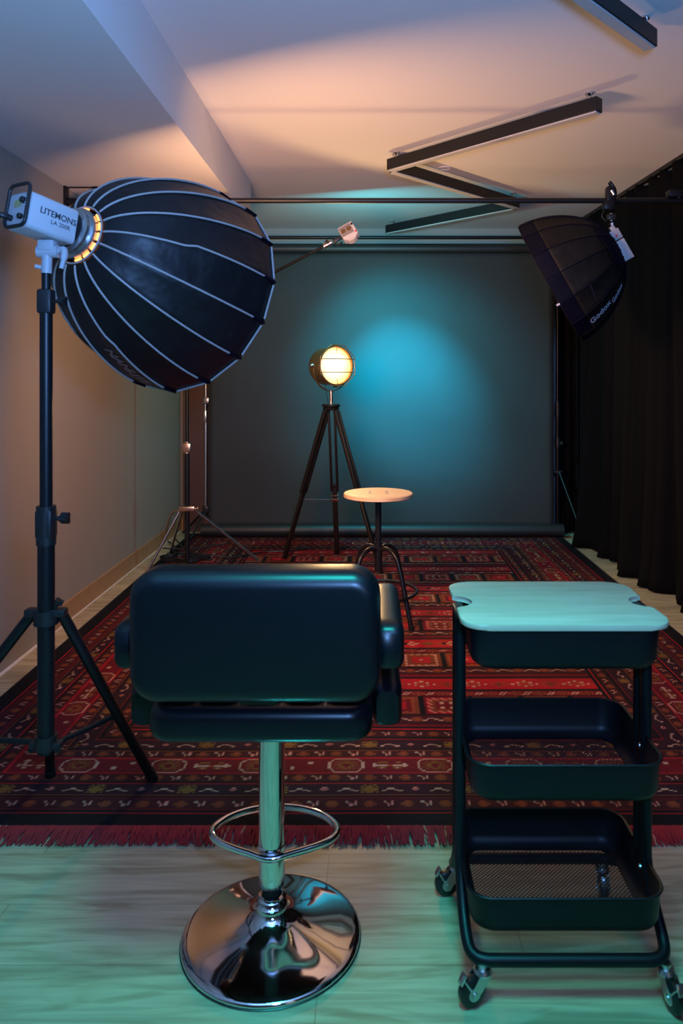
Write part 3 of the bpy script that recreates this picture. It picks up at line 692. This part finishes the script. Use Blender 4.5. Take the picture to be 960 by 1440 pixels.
mb = MB(); mb.prism([(.04*math.cos(a), .03*math.sin(a)) for a in [PI+PI*q/12 for q in range(13)]], .05, LH-ez*.046, Matrix((ex, ez, -ey)).transposed(), .003); mb.build('chin', M['warm_lit'], t)
mb = MB(); mb.lathe([(.006, 0), (.006, .004), (.001, .004)], tuple(LH+ex*.043-ez*.036-ey*.03), tuple(-ey), 16); o = mb.build('button', M['red'], t); o['label'] = 'red button'
mb = MB(); mb.box(LH+ex*.042+ez*.028-ey*.031, (.012, .004, .016), LR, .001); mb.build('socket', M['black_plastic'], t)
mb = MB(); mb.lathe([(.045, 0), (.045, .02), (.001, .02)], tuple(LH+ey*.028), tuple(ey), 32); mb.build('front_lens', mat('lit_teal_gel', (.1, .5, .6), .4, emit=(.05, .65, .85), estr=3), t)
sp_ = LH+ey*.056
light('teal_gel_beam', 'SPOT', tuple(sp_), (.31, 6.15, 1.20), 1300, (.001, .47, .76), spot_size=math.radians(45), spot_blend=1.0, shadow_soft_size=.03)
light('teal_gel_halo', 'SPOT', tuple(sp_), (.28, 6.15, 1.30), 450, (.005, .52, .70), spot_size=math.radians(80), spot_blend=1.0, shadow_soft_size=.03)
light('teal_gel_spill', 'AREA', tuple(sp_), (.25, 6.15, 1.36), 21, (.05, .62, .70), shape='DISK', size=.08)

# ------------------------------------------------------------------ tripod searchlight
TX, TY = -.268, 5.12
t = thing('tripod_floor_lamp', 'lit bronze searchlight lamp on a dark wooden tripod before the backdrop', 'floor lamp', (TX, TY, 0))
HC = Vector((-.262, 5.10, 1.40)); la = Vector((.58, -.81, .03)).normalized(); u_, v_, _ = basis(la)
RD = .132
back = HC-la*.11; frnt = HC+la*.055
mb = MB(); mb.lathe([(.001, -.035), (.06, -.030), (.105, -.012), (.125, .01), (.129, .03), (.129, .158), (.137, .160), (.137, .172), (.128, .172), (.124, .150), (.122, .03), (.09, .01), (.001, -.01)], tuple(back), tuple(la), 56, caps=False); mb.build('drum', M['bronze'], t)
lc = back+la*.155
mb = MB(); mb.lathe([(.1245, 0), (.11, .007), (.08, .012), (.04, .015), (.001, .016)], tuple(lc), tuple(la), 48, caps=False); lens = mb.build('glass_lens', M['lens'], t)
LENS_SUB.inputs[1].default_value = tuple(lc+la*.012-Vector((TX, TY, 0))-Vector((.02, 0, 0)))
# cage
gb = lc+la*.02
def cage_pt(a, r=.142, h=.022): return lc+la*h+(u_*math.cos(a)+v_*math.sin(a))*r
mb = MB(); mb.tube([cage_pt(2*PI*(q+.5)/8, .150, .030) for q in range(8)], .0032, 6, True)
for zz in (-.045, .045):
    hw = math.sqrt(.146**2-zz**2); mb.tube([lc+la*.03+v_*zz-u_*hw, lc+la*.036+v_*zz, lc+la*.03+v_*zz+u_*hw], .0032, 6)
for q in range(4):
    a = 2*PI*q/4+.0; mb.tube([cage_pt(a, .136, .005), cage_pt(a, .147, .03)], .0035, 6)
for q in (-.0,): mb.tube([lc+la*.03+u_*q-v_*.143, lc+la*.014+u_*q-v_*.09], .002, 6); mb.tube([lc+la*.03+v_*.143, lc+la*.014+v_*.09], .002, 6)
mb.build('wire_guard', M['bronze'], t)
for sgn in (1, -1):
    mb = MB(); mb.box(lc+v_*sgn*.140, (.035, .02, .016), Matrix((u_, la, v_)).transposed(), .003); mb.build('latch', M['darkwood'], t)
mb = MB(); vq = back+la*.03
for q in range(4):
    a = math.radians(118+q*9); mb.box(back+la*.035+(u_*math.cos(a)+v_*math.sin(a))*.1295, (.008, .035, .004), Matrix((u_*-math.sin(a)+v_*math.cos(a), la, u_*math.cos(a)+v_*math.sin(a))).transposed())
mb.build('vent_slots', mat('glowing_vent', (.5, .3, .1), .4, emit=(1, .5, .1), estr=.9), t)
# yoke
hh = u_ if u_.x > 0 else -u_
mb = MB(); yk = []
for q in range(25):
    a = PI+PI*q/24; yk.append(HC-la*.01+hh*.148*math.cos(a)+Vector((0, 0, 1))*.172*math.sin(a))
mb.sweep(yk, [(-.009, -.0022), (.009, -.0022), (.009, .0022), (-.009, .0022)], la); mb.build('yoke', M['bronze'], t)
for sgn in (1, -1):
    mb = MB(); mb.lathe([(.014, 0), (.014, .012), (.009, .022), (.001, .022)], tuple(HC-la*.01+hh*sgn*.146), tuple(hh*sgn), 20); mb.build('pivot_knob', M['steel'], t)
bb = HC-la*.01+Vector((0, 0, -.172))
mb = MB(); mb.cyl((bb.x, bb.y, 1.13), (bb.x, bb.y, bb.z+.002), .0115); mb.build('stem', M['copper'], t)
mb = MB(); mb.tube(catmull([HC+Vector((-.05, 0, -.12)), HC+Vector((-.035, -.02, -.2)), HC+Vector((-.025, 0, -.25)), (bb.x, bb.y, 1.14)], 6), .002, 6); mb.build('lamp_cord', M['black_plastic'], t)
mb = MB(); mb.lathe([(.001, 1.095), (.052, 1.095), (.060, 1.105), (.052, 1.115), (.062, 1.120), (.065, 1.128), (.060, 1.136), (.001, 1.138)], (bb.x, bb.y, 0)); mb.build('top_plate', M['darkwood'], t)
T0 = Vector((bb.x, bb.y, 1.09))
feet = (Vector((-.622, 5.36, .0)), Vector((-.245, 5.50, .0)), Vector((.075, 4.95, .0)))
for q, f_ in enumerate(feet):
    hdir = Vector((f_.x-T0.x, f_.y-T0.y, 0)).normalized(); sd = hdir.cross(Vector((0, 0, 1)))
    a = T0+hdir*.04; f1 = f_+Vector((0, 0, .003))
    mb = MB()
    dl = (f1-a); dd_ = dl.normalized(); nn = sd.cross(dd_)
    RR = Matrix((sd, nn, dd_)).transposed()
    for s2 in (-1, 1): mb.box(a+dl*.27+sd*s2*.021, (.017, .026, dl.length*.54), RR, .002)
    mb.box(a+dl*.505, (.045, .024, dl.length*.02), RR, .002)
    mb.box(a+dl*.75, (.036, .022, dl.length*.5), RR, .003)
    lg = mb.build('leg', M['darkwood'], t)
    if q == 1:
        mb = MB(); mb.box(a+dl*.60, (.054, .030, .02), RR, .003); mb.box(a+dl*.57, (.056, .03, .008), RR, .002); mb.build('leg_clamp', M['copper'], lg)
sA = T0+(feet[0]-T0)*.585; sB = T0+(feet[1]-T0)*.60
mb = MB(); mb.cyl(sA, sB, .0045, seg=8); mb.build('spreader_chain', M['steel'], t)
light('lamp_bulb_light', 'SPOT', tuple(lc+la*.04), tuple(lc+la*2), 66, (1.0, .60, .25), spot_size=math.radians(140), spot_blend=.22, shadow_soft_size=.08)

# ------------------------------------------------------------------ octagonal softbox (right, hanging)
RC = Vector((1.335, 3.98, 2.03)); d2 = Vector((-.83, .30, -.47)).normalized()
u2 = d2.cross(Vector((0, 0, 1))).normalized(); v2 = u2.cross(d2); L2, R2, r02 = .40, .365, .05
MC2 = RC+d2*L2; surf2 = softbox_surf(MC2, d2, u2, v2, R2, L2, r02, 1.75)
t = thing('hanging_softbox', 'black umbrella shaped softbox hanging from the overhead rail at right', 'softbox', tuple(RC))
ph2 = math.radians(5)
def shell(name, s0, s1, mtl, n_=14, lo=0):
    rings = [[surf2(s0+(s1-s0)*i/n_, ph2+2*PI*k_/96, -.0, 16, ph2) for k_ in range(96)] for i in range(n_+1)]
    mb = MB(); mb.ring_surface(rings, caps=False); o = mb.build(name, mtl, t, angle=60); sm = o.modifiers.new('thick', 'SOLIDIFY'); sm.thickness = .003; sm.offset = -1; return o
shell('crown_panel', 0.0, .16, M['softnavy']); shell('fabric_shell', .16, .80, M['softmesh']); shell('rim_band', .80, 1.0, M['softnavy'])
for k_ in range(16):
    a = ph2+2*PI*k_/16
    mb = MB(); mb.tube([surf2(.01+.985*(i/20)**1.4, a+1e-6, .001, 16, ph2) for i in range(21)], .0028, 6); mb.build('rib_seam', M['softnavy'], t)
    if k_ in (3, 9): 
        q = surf2(1, a+1e-6, .0, 16, ph2); mb = MB(); mb.cyl(q, q+d2*.018, .006, seg=8); mb.build('rod_tip', M['whitetext'], t)
mb = MB(); mb.tube([MC2+d2*.001+(u2*math.cos(a)+v2*math.sin(a))*R2*.995 for a in [ph2+2*PI*q/16 for q in range(16)]], .004, 6, True); mb.build('rim_cord', M['softnavy'], t)
mb = MB(); mb.lathe([(.001, -.02), (.05, -.02), (.058, -.005), (.056, .01), (.001, .01)], tuple(RC), tuple(d2)); mb.build('speed_ring', M['black_plastic'], t)
def ang2(P_):   # rib angle whose surface faces a given picture point
    best = None
    for ia in range(360):
        for is_ in range(5, 100, 3):
            q = surf2(is_/100, math.radians(ia), 0, 16, ph2)
            nrm = (u2*math.cos(math.radians(ia))+v2*math.sin(math.radians(ia)))
            if nrm.y+.25*nrm.x+.1*nrm.z > -.05: continue
            e = (520+1040*q.x/q.y-P_[0])**2+(533-1040*(q.z-CAM_H)/q.y-P_[1])**2
            if best is None or e < best[0]: best = (e, is_/100, math.radians(ia))
    return best[1:]
s_g, a_g = ang2((843, 440))
o = curved_text('Godox', .052, surf2, s_g, a_g, M['whitetext'], t, 16, ph2, -1); o['label'] = 'pale printed maker lettering'
s_g, a_g = ang2((868, 412))
o = curved_text('Godox', .038, surf2, s_g, a_g, M['whitetext'], t, 16, ph2, -1); o['label'] = 'pale printed maker lettering'
s_g, a_g = ang2((829, 400)); q = surf2(s_g, a_g, .004, 16, ph2)
mb = MB(); mb.tube([q, q+Vector((.01, -.01, -.04)), q+Vector((.025, -.012, -.085))], .007, 6); mb.build('strap', M['softnavy'], t)
# clamp on the rail with drop arm
CX_ = 1.293
t = thing('rail_clamp', 'black clamp with short silver post holding the hanging softbox from the rail', 'clamp', (CX_, YR, ZR))
mb = MB(); mb.box((CX_, YR, ZR+.02), (.05, .045, .11), bev=.010, seg=3); mb.box((CX_-.012, YR-.012, ZR-.03), (.06, .05, .05), bev=.008); mb.tube(catmull([(CX_+.008, YR, ZR+.07), (CX_-.006, YR-.01, ZR+.095), (CX_+.018, YR-.01, ZR+.06), (CX_+.022, YR-.012, ZR+.02)], 5), .010, 10); mb.build('jaw', M['black_metal'], t)
mb = MB(); mb.cyl((CX_-.004, YR-.03, ZR+.048), (CX_+.01, YR-.03, ZR+.024), .008); mb.build('steel_pin', M['steel'], t)
mb = MB(); mb.cyl((CX_+.005, YR-.0, ZR-.07), (CX_+.008, YR, ZR-.11), .011); mb.cyl((CX_+.010, YR, ZR-.12), (CX_+.016, YR, ZR-.185), .0145); mb.build('silver_post', M['steel'], t)
mb = MB(); mb.box((CX_+.006, YR, ZR-.09), (.045, .04, .035), bev=.008); mb.box((CX_+.014, YR, ZR-.20), (.05, .045, .05), bev=.01); bolt_knob(mb, (CX_-.01, YR-.01, ZR-.195), (-1, -.2, 0), .014, .03); mb.tube(catmull([(CX_-.03, YR, ZR-.05), (CX_-.045, YR, ZR-.085), (CX_-.02, YR, ZR-.115)], 5), .003, 6); mb.build('swivel', M['black_plastic'], t)
mb = MB(); mb.box((CX_+.03, YR+.01, ZR-.235), (.04, .035, .06), Matrix.Rotation(.4, 3, 'Y'), .006); mb.build('mounting_stub', M['black_plastic'], t)
# flash body
fa = px(864, 330, 3.93); fb_ = px(884, 365, 3.93); fd = (fb_-fa).normalized(); fs = fd.cross(Vector((0, 1, 0))).normalized(); fy = fs.cross(fd)
FR = Matrix((fs, fy, fd)).transposed()
t = thing('pocket_flash', 'small pale rectangular flash unit tilted behind the hanging softbox', 'flash', tuple((fa+fb_)/2))
mb = MB(); mb.box(fa+(fb_-fa)*.62, (.052, .045, .115), FR, .004); mb.build('battery_body', M['white_shell'], t)
mb = MB(); mb.box(fa+(fb_-fa)*.02, (.052, .045, .058), FR, .004); mb.box(fa-fd*.032+fs*.004, (.026, .03, .03), FR, .004); mb.build('head_section', M['grey_plastic'], t)
mb = MB(); mb.cyl(fa+fd*.012-fy*.0+Vector((-.006, -.028, 0)), fa+fd*.012+Vector((-.006, -.020, 0)), .005, seg=12); o = mb.build('button', M['red'], t); o['label'] = 'red button'

# ------------------------------------------------------------------ round wooden stool
QX, QY = .045, 4.0
t = thing('round_stool', 'small round stool with pale wood seat and black tube legs on the rug', 'stool', (QX, QY, 0))
mb = MB(); mb.lathe([(.001, .672), (.180, .672), (.187, .676), (.187, .692), (.182, .696), (.001, .696)], (QX, QY, 0), seg=64); st = mb.build('seat', M['seatwood'], t)
for ax_, ay_ in ((-.045, -.03), (.045, -.03), (-.045, .03), (.045, .03)):
    mb = MB(); mb.lathe([(.008, .695), (.006, .6985), (.001, .699)], (QX+ax_, QY+ay_, 0), seg=12); mb.build('screw', M['steel'], st)
mb = MB(); mb.cyl((QX, QY, .39), (QX, QY, .67), .0165); mb.cyl((QX, QY, .27), (QX, QY, .43), .021); mb.lathe([(.06, .668), (.06, .673)], (QX, QY, 0)); mb.build('screw_post', M['black_metal'], t)
for sx_, sy_ in ((1, -1), (1, 1), (-1, -1), (-1, 1)):
    fx, fy = QX+sx_*.170, QY+sy_*.165
    mb = MB(); P_ = catmull([(QX+sx_*.012, QY+sy_*.012, .39), (QX+sx_*.045, QY+sy_*.043, .400), (QX+sx_*.085, QY+sy_*.082, .375), (QX+sx_*.112, QY+sy_*.108, .30), (fx, fy, .012)], 8)
    mb.tube(P_, .0125, 12); lg = mb.build('leg', M['black_metal'], t)
    mb = MB(); mb.cyl((fx, fy, 0.0005), (fx-sx_*.002, fy-sy_*.002, .03), .0155, seg=14); mb.build('foot_cap', M['rubber'], lg)
mb = MB(); mb.tube([(QX+.208*math.cos(a), QY+.208*math.sin(a), .165) for a in [2*PI*q/48 for q in range(48)]], .008, 10, True); mb.build('foot_ring', M['black_metal'], t)

# ------------------------------------------------------------------ makeup chair (foreground)
t = thing('swivel_chair', 'black leatherette swivel bar chair with chrome pedestal seen from behind', 'chair', (-.231, 1.74, .0), local=True)
RXm = Matrix.Rotation(PI/2, 3, 'X')
bk_rot = Matrix.Rotation(math.radians(1.5), 3, 'X') @ RXm
mb = MB(); mb.pad(.506, .268, .060, 12, .100, (0, -.228, .793), bk_rot, .034, 8); bkp = mb.build('backrest', M['leather'], t, angle=60)
mb = MB(); mb.pad(.474, .43, .055, 10, .074, (0, .000, .589), None, .024, 6); mb.build('seat_base', M['leather'], t, angle=60)
for q in range(5):
    x0 = -.182+.091*q; mb = MB(); mb.pad(.0905, .385, .030, 6, .036, (x0, .01, .627), None, .017, 5); mb.build('seat_channel', M['leather'], t, angle=60)
for sgn in (-1, 1):
    P_ = catmull([(sgn*.270, -.215, .752), (sgn*.268, -.12, .753), (sgn*.268, .0, .752), (sgn*.268, .10, .748), (sgn*.268, .165, .725), (sgn*.268, .19, .668), (sgn*.268, .165, .612), (sgn*.268, .09, .588), (sgn*.268, .0, .584), (sgn*.270, -.11, .584)], 6)
    cs = rrect(.068, .108, .024, 5); rings = []
    n = len(P_); mb = MB(); sd = Vector((1, 0, 0))
    for i, p_ in enumerate(P_):
        d_ = (P_[min(i+1, n-1)]-P_[max(i-1, 0)]).normalized(); nn = sd.cross(d_).normalized(); e = min(i, n-1-i)
        sc = (.72, .93, 1, 1)[min(e, 3)]
        th = .92
        rings.append([p_+sd*a_*sc+nn*b_*sc*th for a_, b_ in cs])
    mb.ring_surface(rings); mb.build('armrest', M['leather'], t, angle=60)
    mb = MB(); mb.box((sgn*.235, .07, .560), (.04, .12, .012), bev=.003); mb.build('arm_bracket', M['black_metal'], t)
mb = MB(); mb.box((0, 0, .545), (.2, .2, .02), bev=.004); mb.box((0, 0, .530), (.08, .10, .03), bev=.006); mb.box((.0, -.205, .66), (.08, .01, .05), bev=.002); mb.build('seat_plate', M['black_metal'], t)
mb = MB(); mb.lathe([(.0300, .150), (.0312, .146), (.0312, .152), (.0302, .156), (.0302, .54)], seg=40, caps=False); mb.build('gas_lift_sleeve', M['chrome'], t)
mb = MB(); mb.lathe([(.0245, .118), (.0255, .120), (.0255, .148)], seg=32); mb.lathe([(.0215, .090), (.0215, .122)], seg=32); mb.build('gas_lift_piston', M['black_metal'], t)
mb = MB(); mb.lathe([(.0285, .124), (.0285, .150)], seg=32); mb.build('sleeve_cap', M['chrome'], t)
mb = MB(); mb.lathe([(.033, .068), (.037, .071), (.037, .080), (.033, .083), (.031, .086), (.034, .089), (.034, .095), (.030, .099), (.024, .101), (.022, .09)], seg=40); mb.build('base_collar', M['chrome'], t)
mb = MB(); mb.lathe([(.205, .0008), (.2085, .003), (.2085, .009), (.203, .0125), (.19, .0160), (.165, .0205), (.13, .0275), (.095, .0360), (.065, .0470), (.046, .0570), (.036, .0680), (.031, .078)], seg=96, caps=True); mb.build('pedestal_base', M['chrome'], t, angle=60)
mb = MB(); mb.lathe([(.198, 0.0), (.209, 0.0), (.2105, .0025), (.208, .004)], seg=64, caps=False); mb.build('rubber_ring', M['rubber'], t)
fr = catmull([(0, -.040, .206), (-.05, -.022, .208), (-.115, .008, .21), (-.147, .040, .211), (-.149, .075, .212), (-.115, .118, .213), (-.06, .148, .213), (0, .157, .213), (.06, .148, .213), (.115, .118, .213), (.149, .075, .212), (.147, .040, .211), (.115, .008, .21), (.05, -.022, .208)], 6, True)
mb = MB(); mb.tube(fr, .0085, 12, True); mb.build('footrest', M['chrome'], t)
mb = MB(); mb.lathe([(.0303, .196), (.0325, .198), (.0325, .218), (.0303, .220)], seg=32, caps=False)
mb.build('footrest_collar', M['chrome'], t)

# ------------------------------------------------------------------ trolley
t = thing('utility_trolley', 'black three tier rolling trolley with a pale bamboo top at front right', 'trolley', (.42, 1.72, 0), math.radians(0), local=True)
# lid with two scooped notches
hw, hd, r = .224, .168, .052; poly = []
def arc(cx, cy, r, a0, a1, n=8): return [(cx+r*math.cos(a0+(a1-a0)*i/n), cy+r*math.sin(a0+(a1-a0)*i/n)) for i in range(n+1)]
poly += arc(hw-r, hd-r, r, PI/2, 0)
poly += arc(hw, .0, .044, PI/2, 1.5*PI, 14)
poly += arc(hw-r, -hd+r, r, 0, -PI/2)
poly += arc(-hw+r, -hd+r, r, -PI/2, -PI)
poly += arc(-hw, 0, .044, -PI/2, PI/2, 14)
poly += arc(-hw+r, hd-r, r, PI, PI/2)
poly = poly[::-1]
mb = MB(); mb.prism(poly, .012, (0, 0, .787), None, .003, 2); mb.build('bamboo_top', M['bamboo'], t)['label'] = 'pale bamboo board with two finger notches'
for sg in (-1, 1):
    half = [(-.213, sg*.0235, .770), (-.213, sg*.0235, .6), (-.213, sg*.0235, .40), (-.213, sg*.0235, .27), (-.213, sg*.030, .20), (-.213, sg*.075, .140), (-.211, sg*.125, .105), (-.203, sg*.150, .092), (-.180, sg*.163, .088), (-.13, sg*.165, .088), (0, sg*.165, .088)]
    P_ = half+[(-x_, y_, z_) for x_, y_, z_ in half[:-1][::-1]]
    mb = MB(); mb.tube(catmull(P_, 6), .0128, 14); mb.build('tube_frame', M['navy_metal'], t)
for sx_ in (-1, 1):
    mb = MB(); mb.box((sx_*.213, 0, .772), (.026, .074, .018), bev=.006); mb.build('post_cap', M['black_plastic'], t)
def basket(z0, z1, w_, d_):
    r = .052; rings = []
    prof = [(.026, 0), (.014, .003), (.005, .011), (0, .024), (0, z1-z0-.004), (-.004, z1-z0-.001), (-.005, z1-z0+.001), (-.003, z1-z0+.003), (.0015, z1-z0+.001), (.0015, .024), (.007, .012), (.016, .005), (.026, .002)]
    tp = lambda k_: (1-k_)*.004
    for ins, h in prof:
        e = ins+.005*(1-h/(z1-z0))
        rings.append([(x_, y_, z0+h) for x_, y_ in rrect(w_-2*e, d_-2*e, max(r-e*.6, .01), 10)])
    mb = MB(); mb.ring_surface(rings, caps=False); bs = mb.build('basket', M['navy_metal'], t, angle=50)
    mb = MB(); vs = [mb.bm.verts.new((x_, y_, z0+.001)) for x_, y_ in rrect(w_-.060, d_-.060, .03, 8)]; mb.bm.faces.new(vs); mb.build('perforated_floor', M['perf'], bs, smooth=False)
    for sx_ in (-1, 1):
        for sy_ in (-.012,):
            mb = MB(); mb.lathe([(.0065, 0), (.0055, .004), (.001, .005)], (sx_*(w_/2-.004), sy_, z1-.032), (-sx_, 0, 0), 14); mb.build('bolt', M['steel'], bs)
    return bs
basket(.688, .778, .414, .318); basket(.408, .496, .416, .324); basket(.130, .216, .418, .324)
def caster(x_, y_, ang):
    T = Matrix.Translation((x_, y_, 0)) @ Matrix.Rotation(ang, 4, 'Z')
    def place(mb, name, mtl, par): mb.bm.transform(T); return mb.build(name, mtl, par)
    mb = MB(); mb.cyl((0, 0, .064), (0, 0, .082), .011, seg=16); mb.lathe([(.001, .060), (.018, .060), (.020, .066), (.016, .073), (.001, .074)], seg=24)
    for s2 in (-1, 1): mb.prism([(-.014, .063), (.016, .066), (.034, .040), (.034, .026), (.022, .022), (.008, .036)], .003, (0, s2*.0145, 0), Matrix.Rotation(PI/2, 3, 'X'), .0008, 1)
    mb.cyl((.026, -.018, .0305), (.026, .018, .0305), .007, seg=12)
    cs_ = place(mb, 'caster', M['steel'], t)
    mb = MB(); mb.lathe([(.006, -.0115), (.016, -.012), (.025, -.0105), (.0298, -.007), (.0308, 0), (.0298, .007), (.025, .0105), (.016, .012), (.006, .0115)], (.026, 0, .0308), (0, 1, 0), 36); place(mb, 'wheel', M['rubber'], cs_)
    mb = MB(); mb.cyl((.026, -.0135, .0308), (.026, .0135, .0308), .0135, seg=24); place(mb, 'hub', M['steel'], cs_)
    mb = MB(); mb.box((.049, 0, .062), (.022, .016, .006), Matrix.Rotation(math.radians(60), 3, 'Y'), .002)
    for s2 in (-1, 1): mb.cyl((.046, s2*.008, .060), (.028, s2*.0145, .032), .0022, seg=8)
    place(mb, 'brake_pedal', M['steel'], cs_)
caster(-.183, -.163, math.radians(203)); caster(.203, -.163, math.radians(283)); caster(-.200, .163, math.radians(190)); caster(.170, .163, math.radians(260))

# ------------------------------------------------------------------ cable on floor near the boom stand
mb = MB(); P_ = []
for q in range(46):
    a = q*.42; rr = .10+.02*math.sin(q*1.7); P_.append((-1.32+.0+rr*1.5*math.cos(a), 5.30+rr*math.sin(a), .018+.0014*q*.5))
P_ = [(-1.61, 5.9, .016), (-1.5, 5.7, .016), (-1.45, 5.5, .018)]+P_+[(-1.0, 5.35, .02), (-.8, 5.52, .02), (-.62, 5.55, .02), (-.45, 5.66, .02)]
mb.tube(catmull(P_, 3), .0055, 8); tag(mb.build('coiled_cable', M['black_plastic']), 'black cable coiled loosely on the rug around the boom stand legs', 'cable')
mb = MB(); q = [( XL+.05, 5.55, .04), (XL+.045, 5.55, .20), (XL+.075, 5.56, .245), (XL+.13, 5.57, .25)]
mb.tube(catmull([px(232, 750, 5.75), px(236, 735, 5.75), px(240, 724, 5.75), px(245, 719, 5.75), px(252, 718, 5.75)], 5), .009, 10)
mb.tube([px(232, 750, 5.75), px(229, 766, 5.82)], .009, 10)
tag(mb.build('bent_steel_tube', M['copper']), 'bent shiny metal tube standing by the left wall behind the boom stand', 'tube')
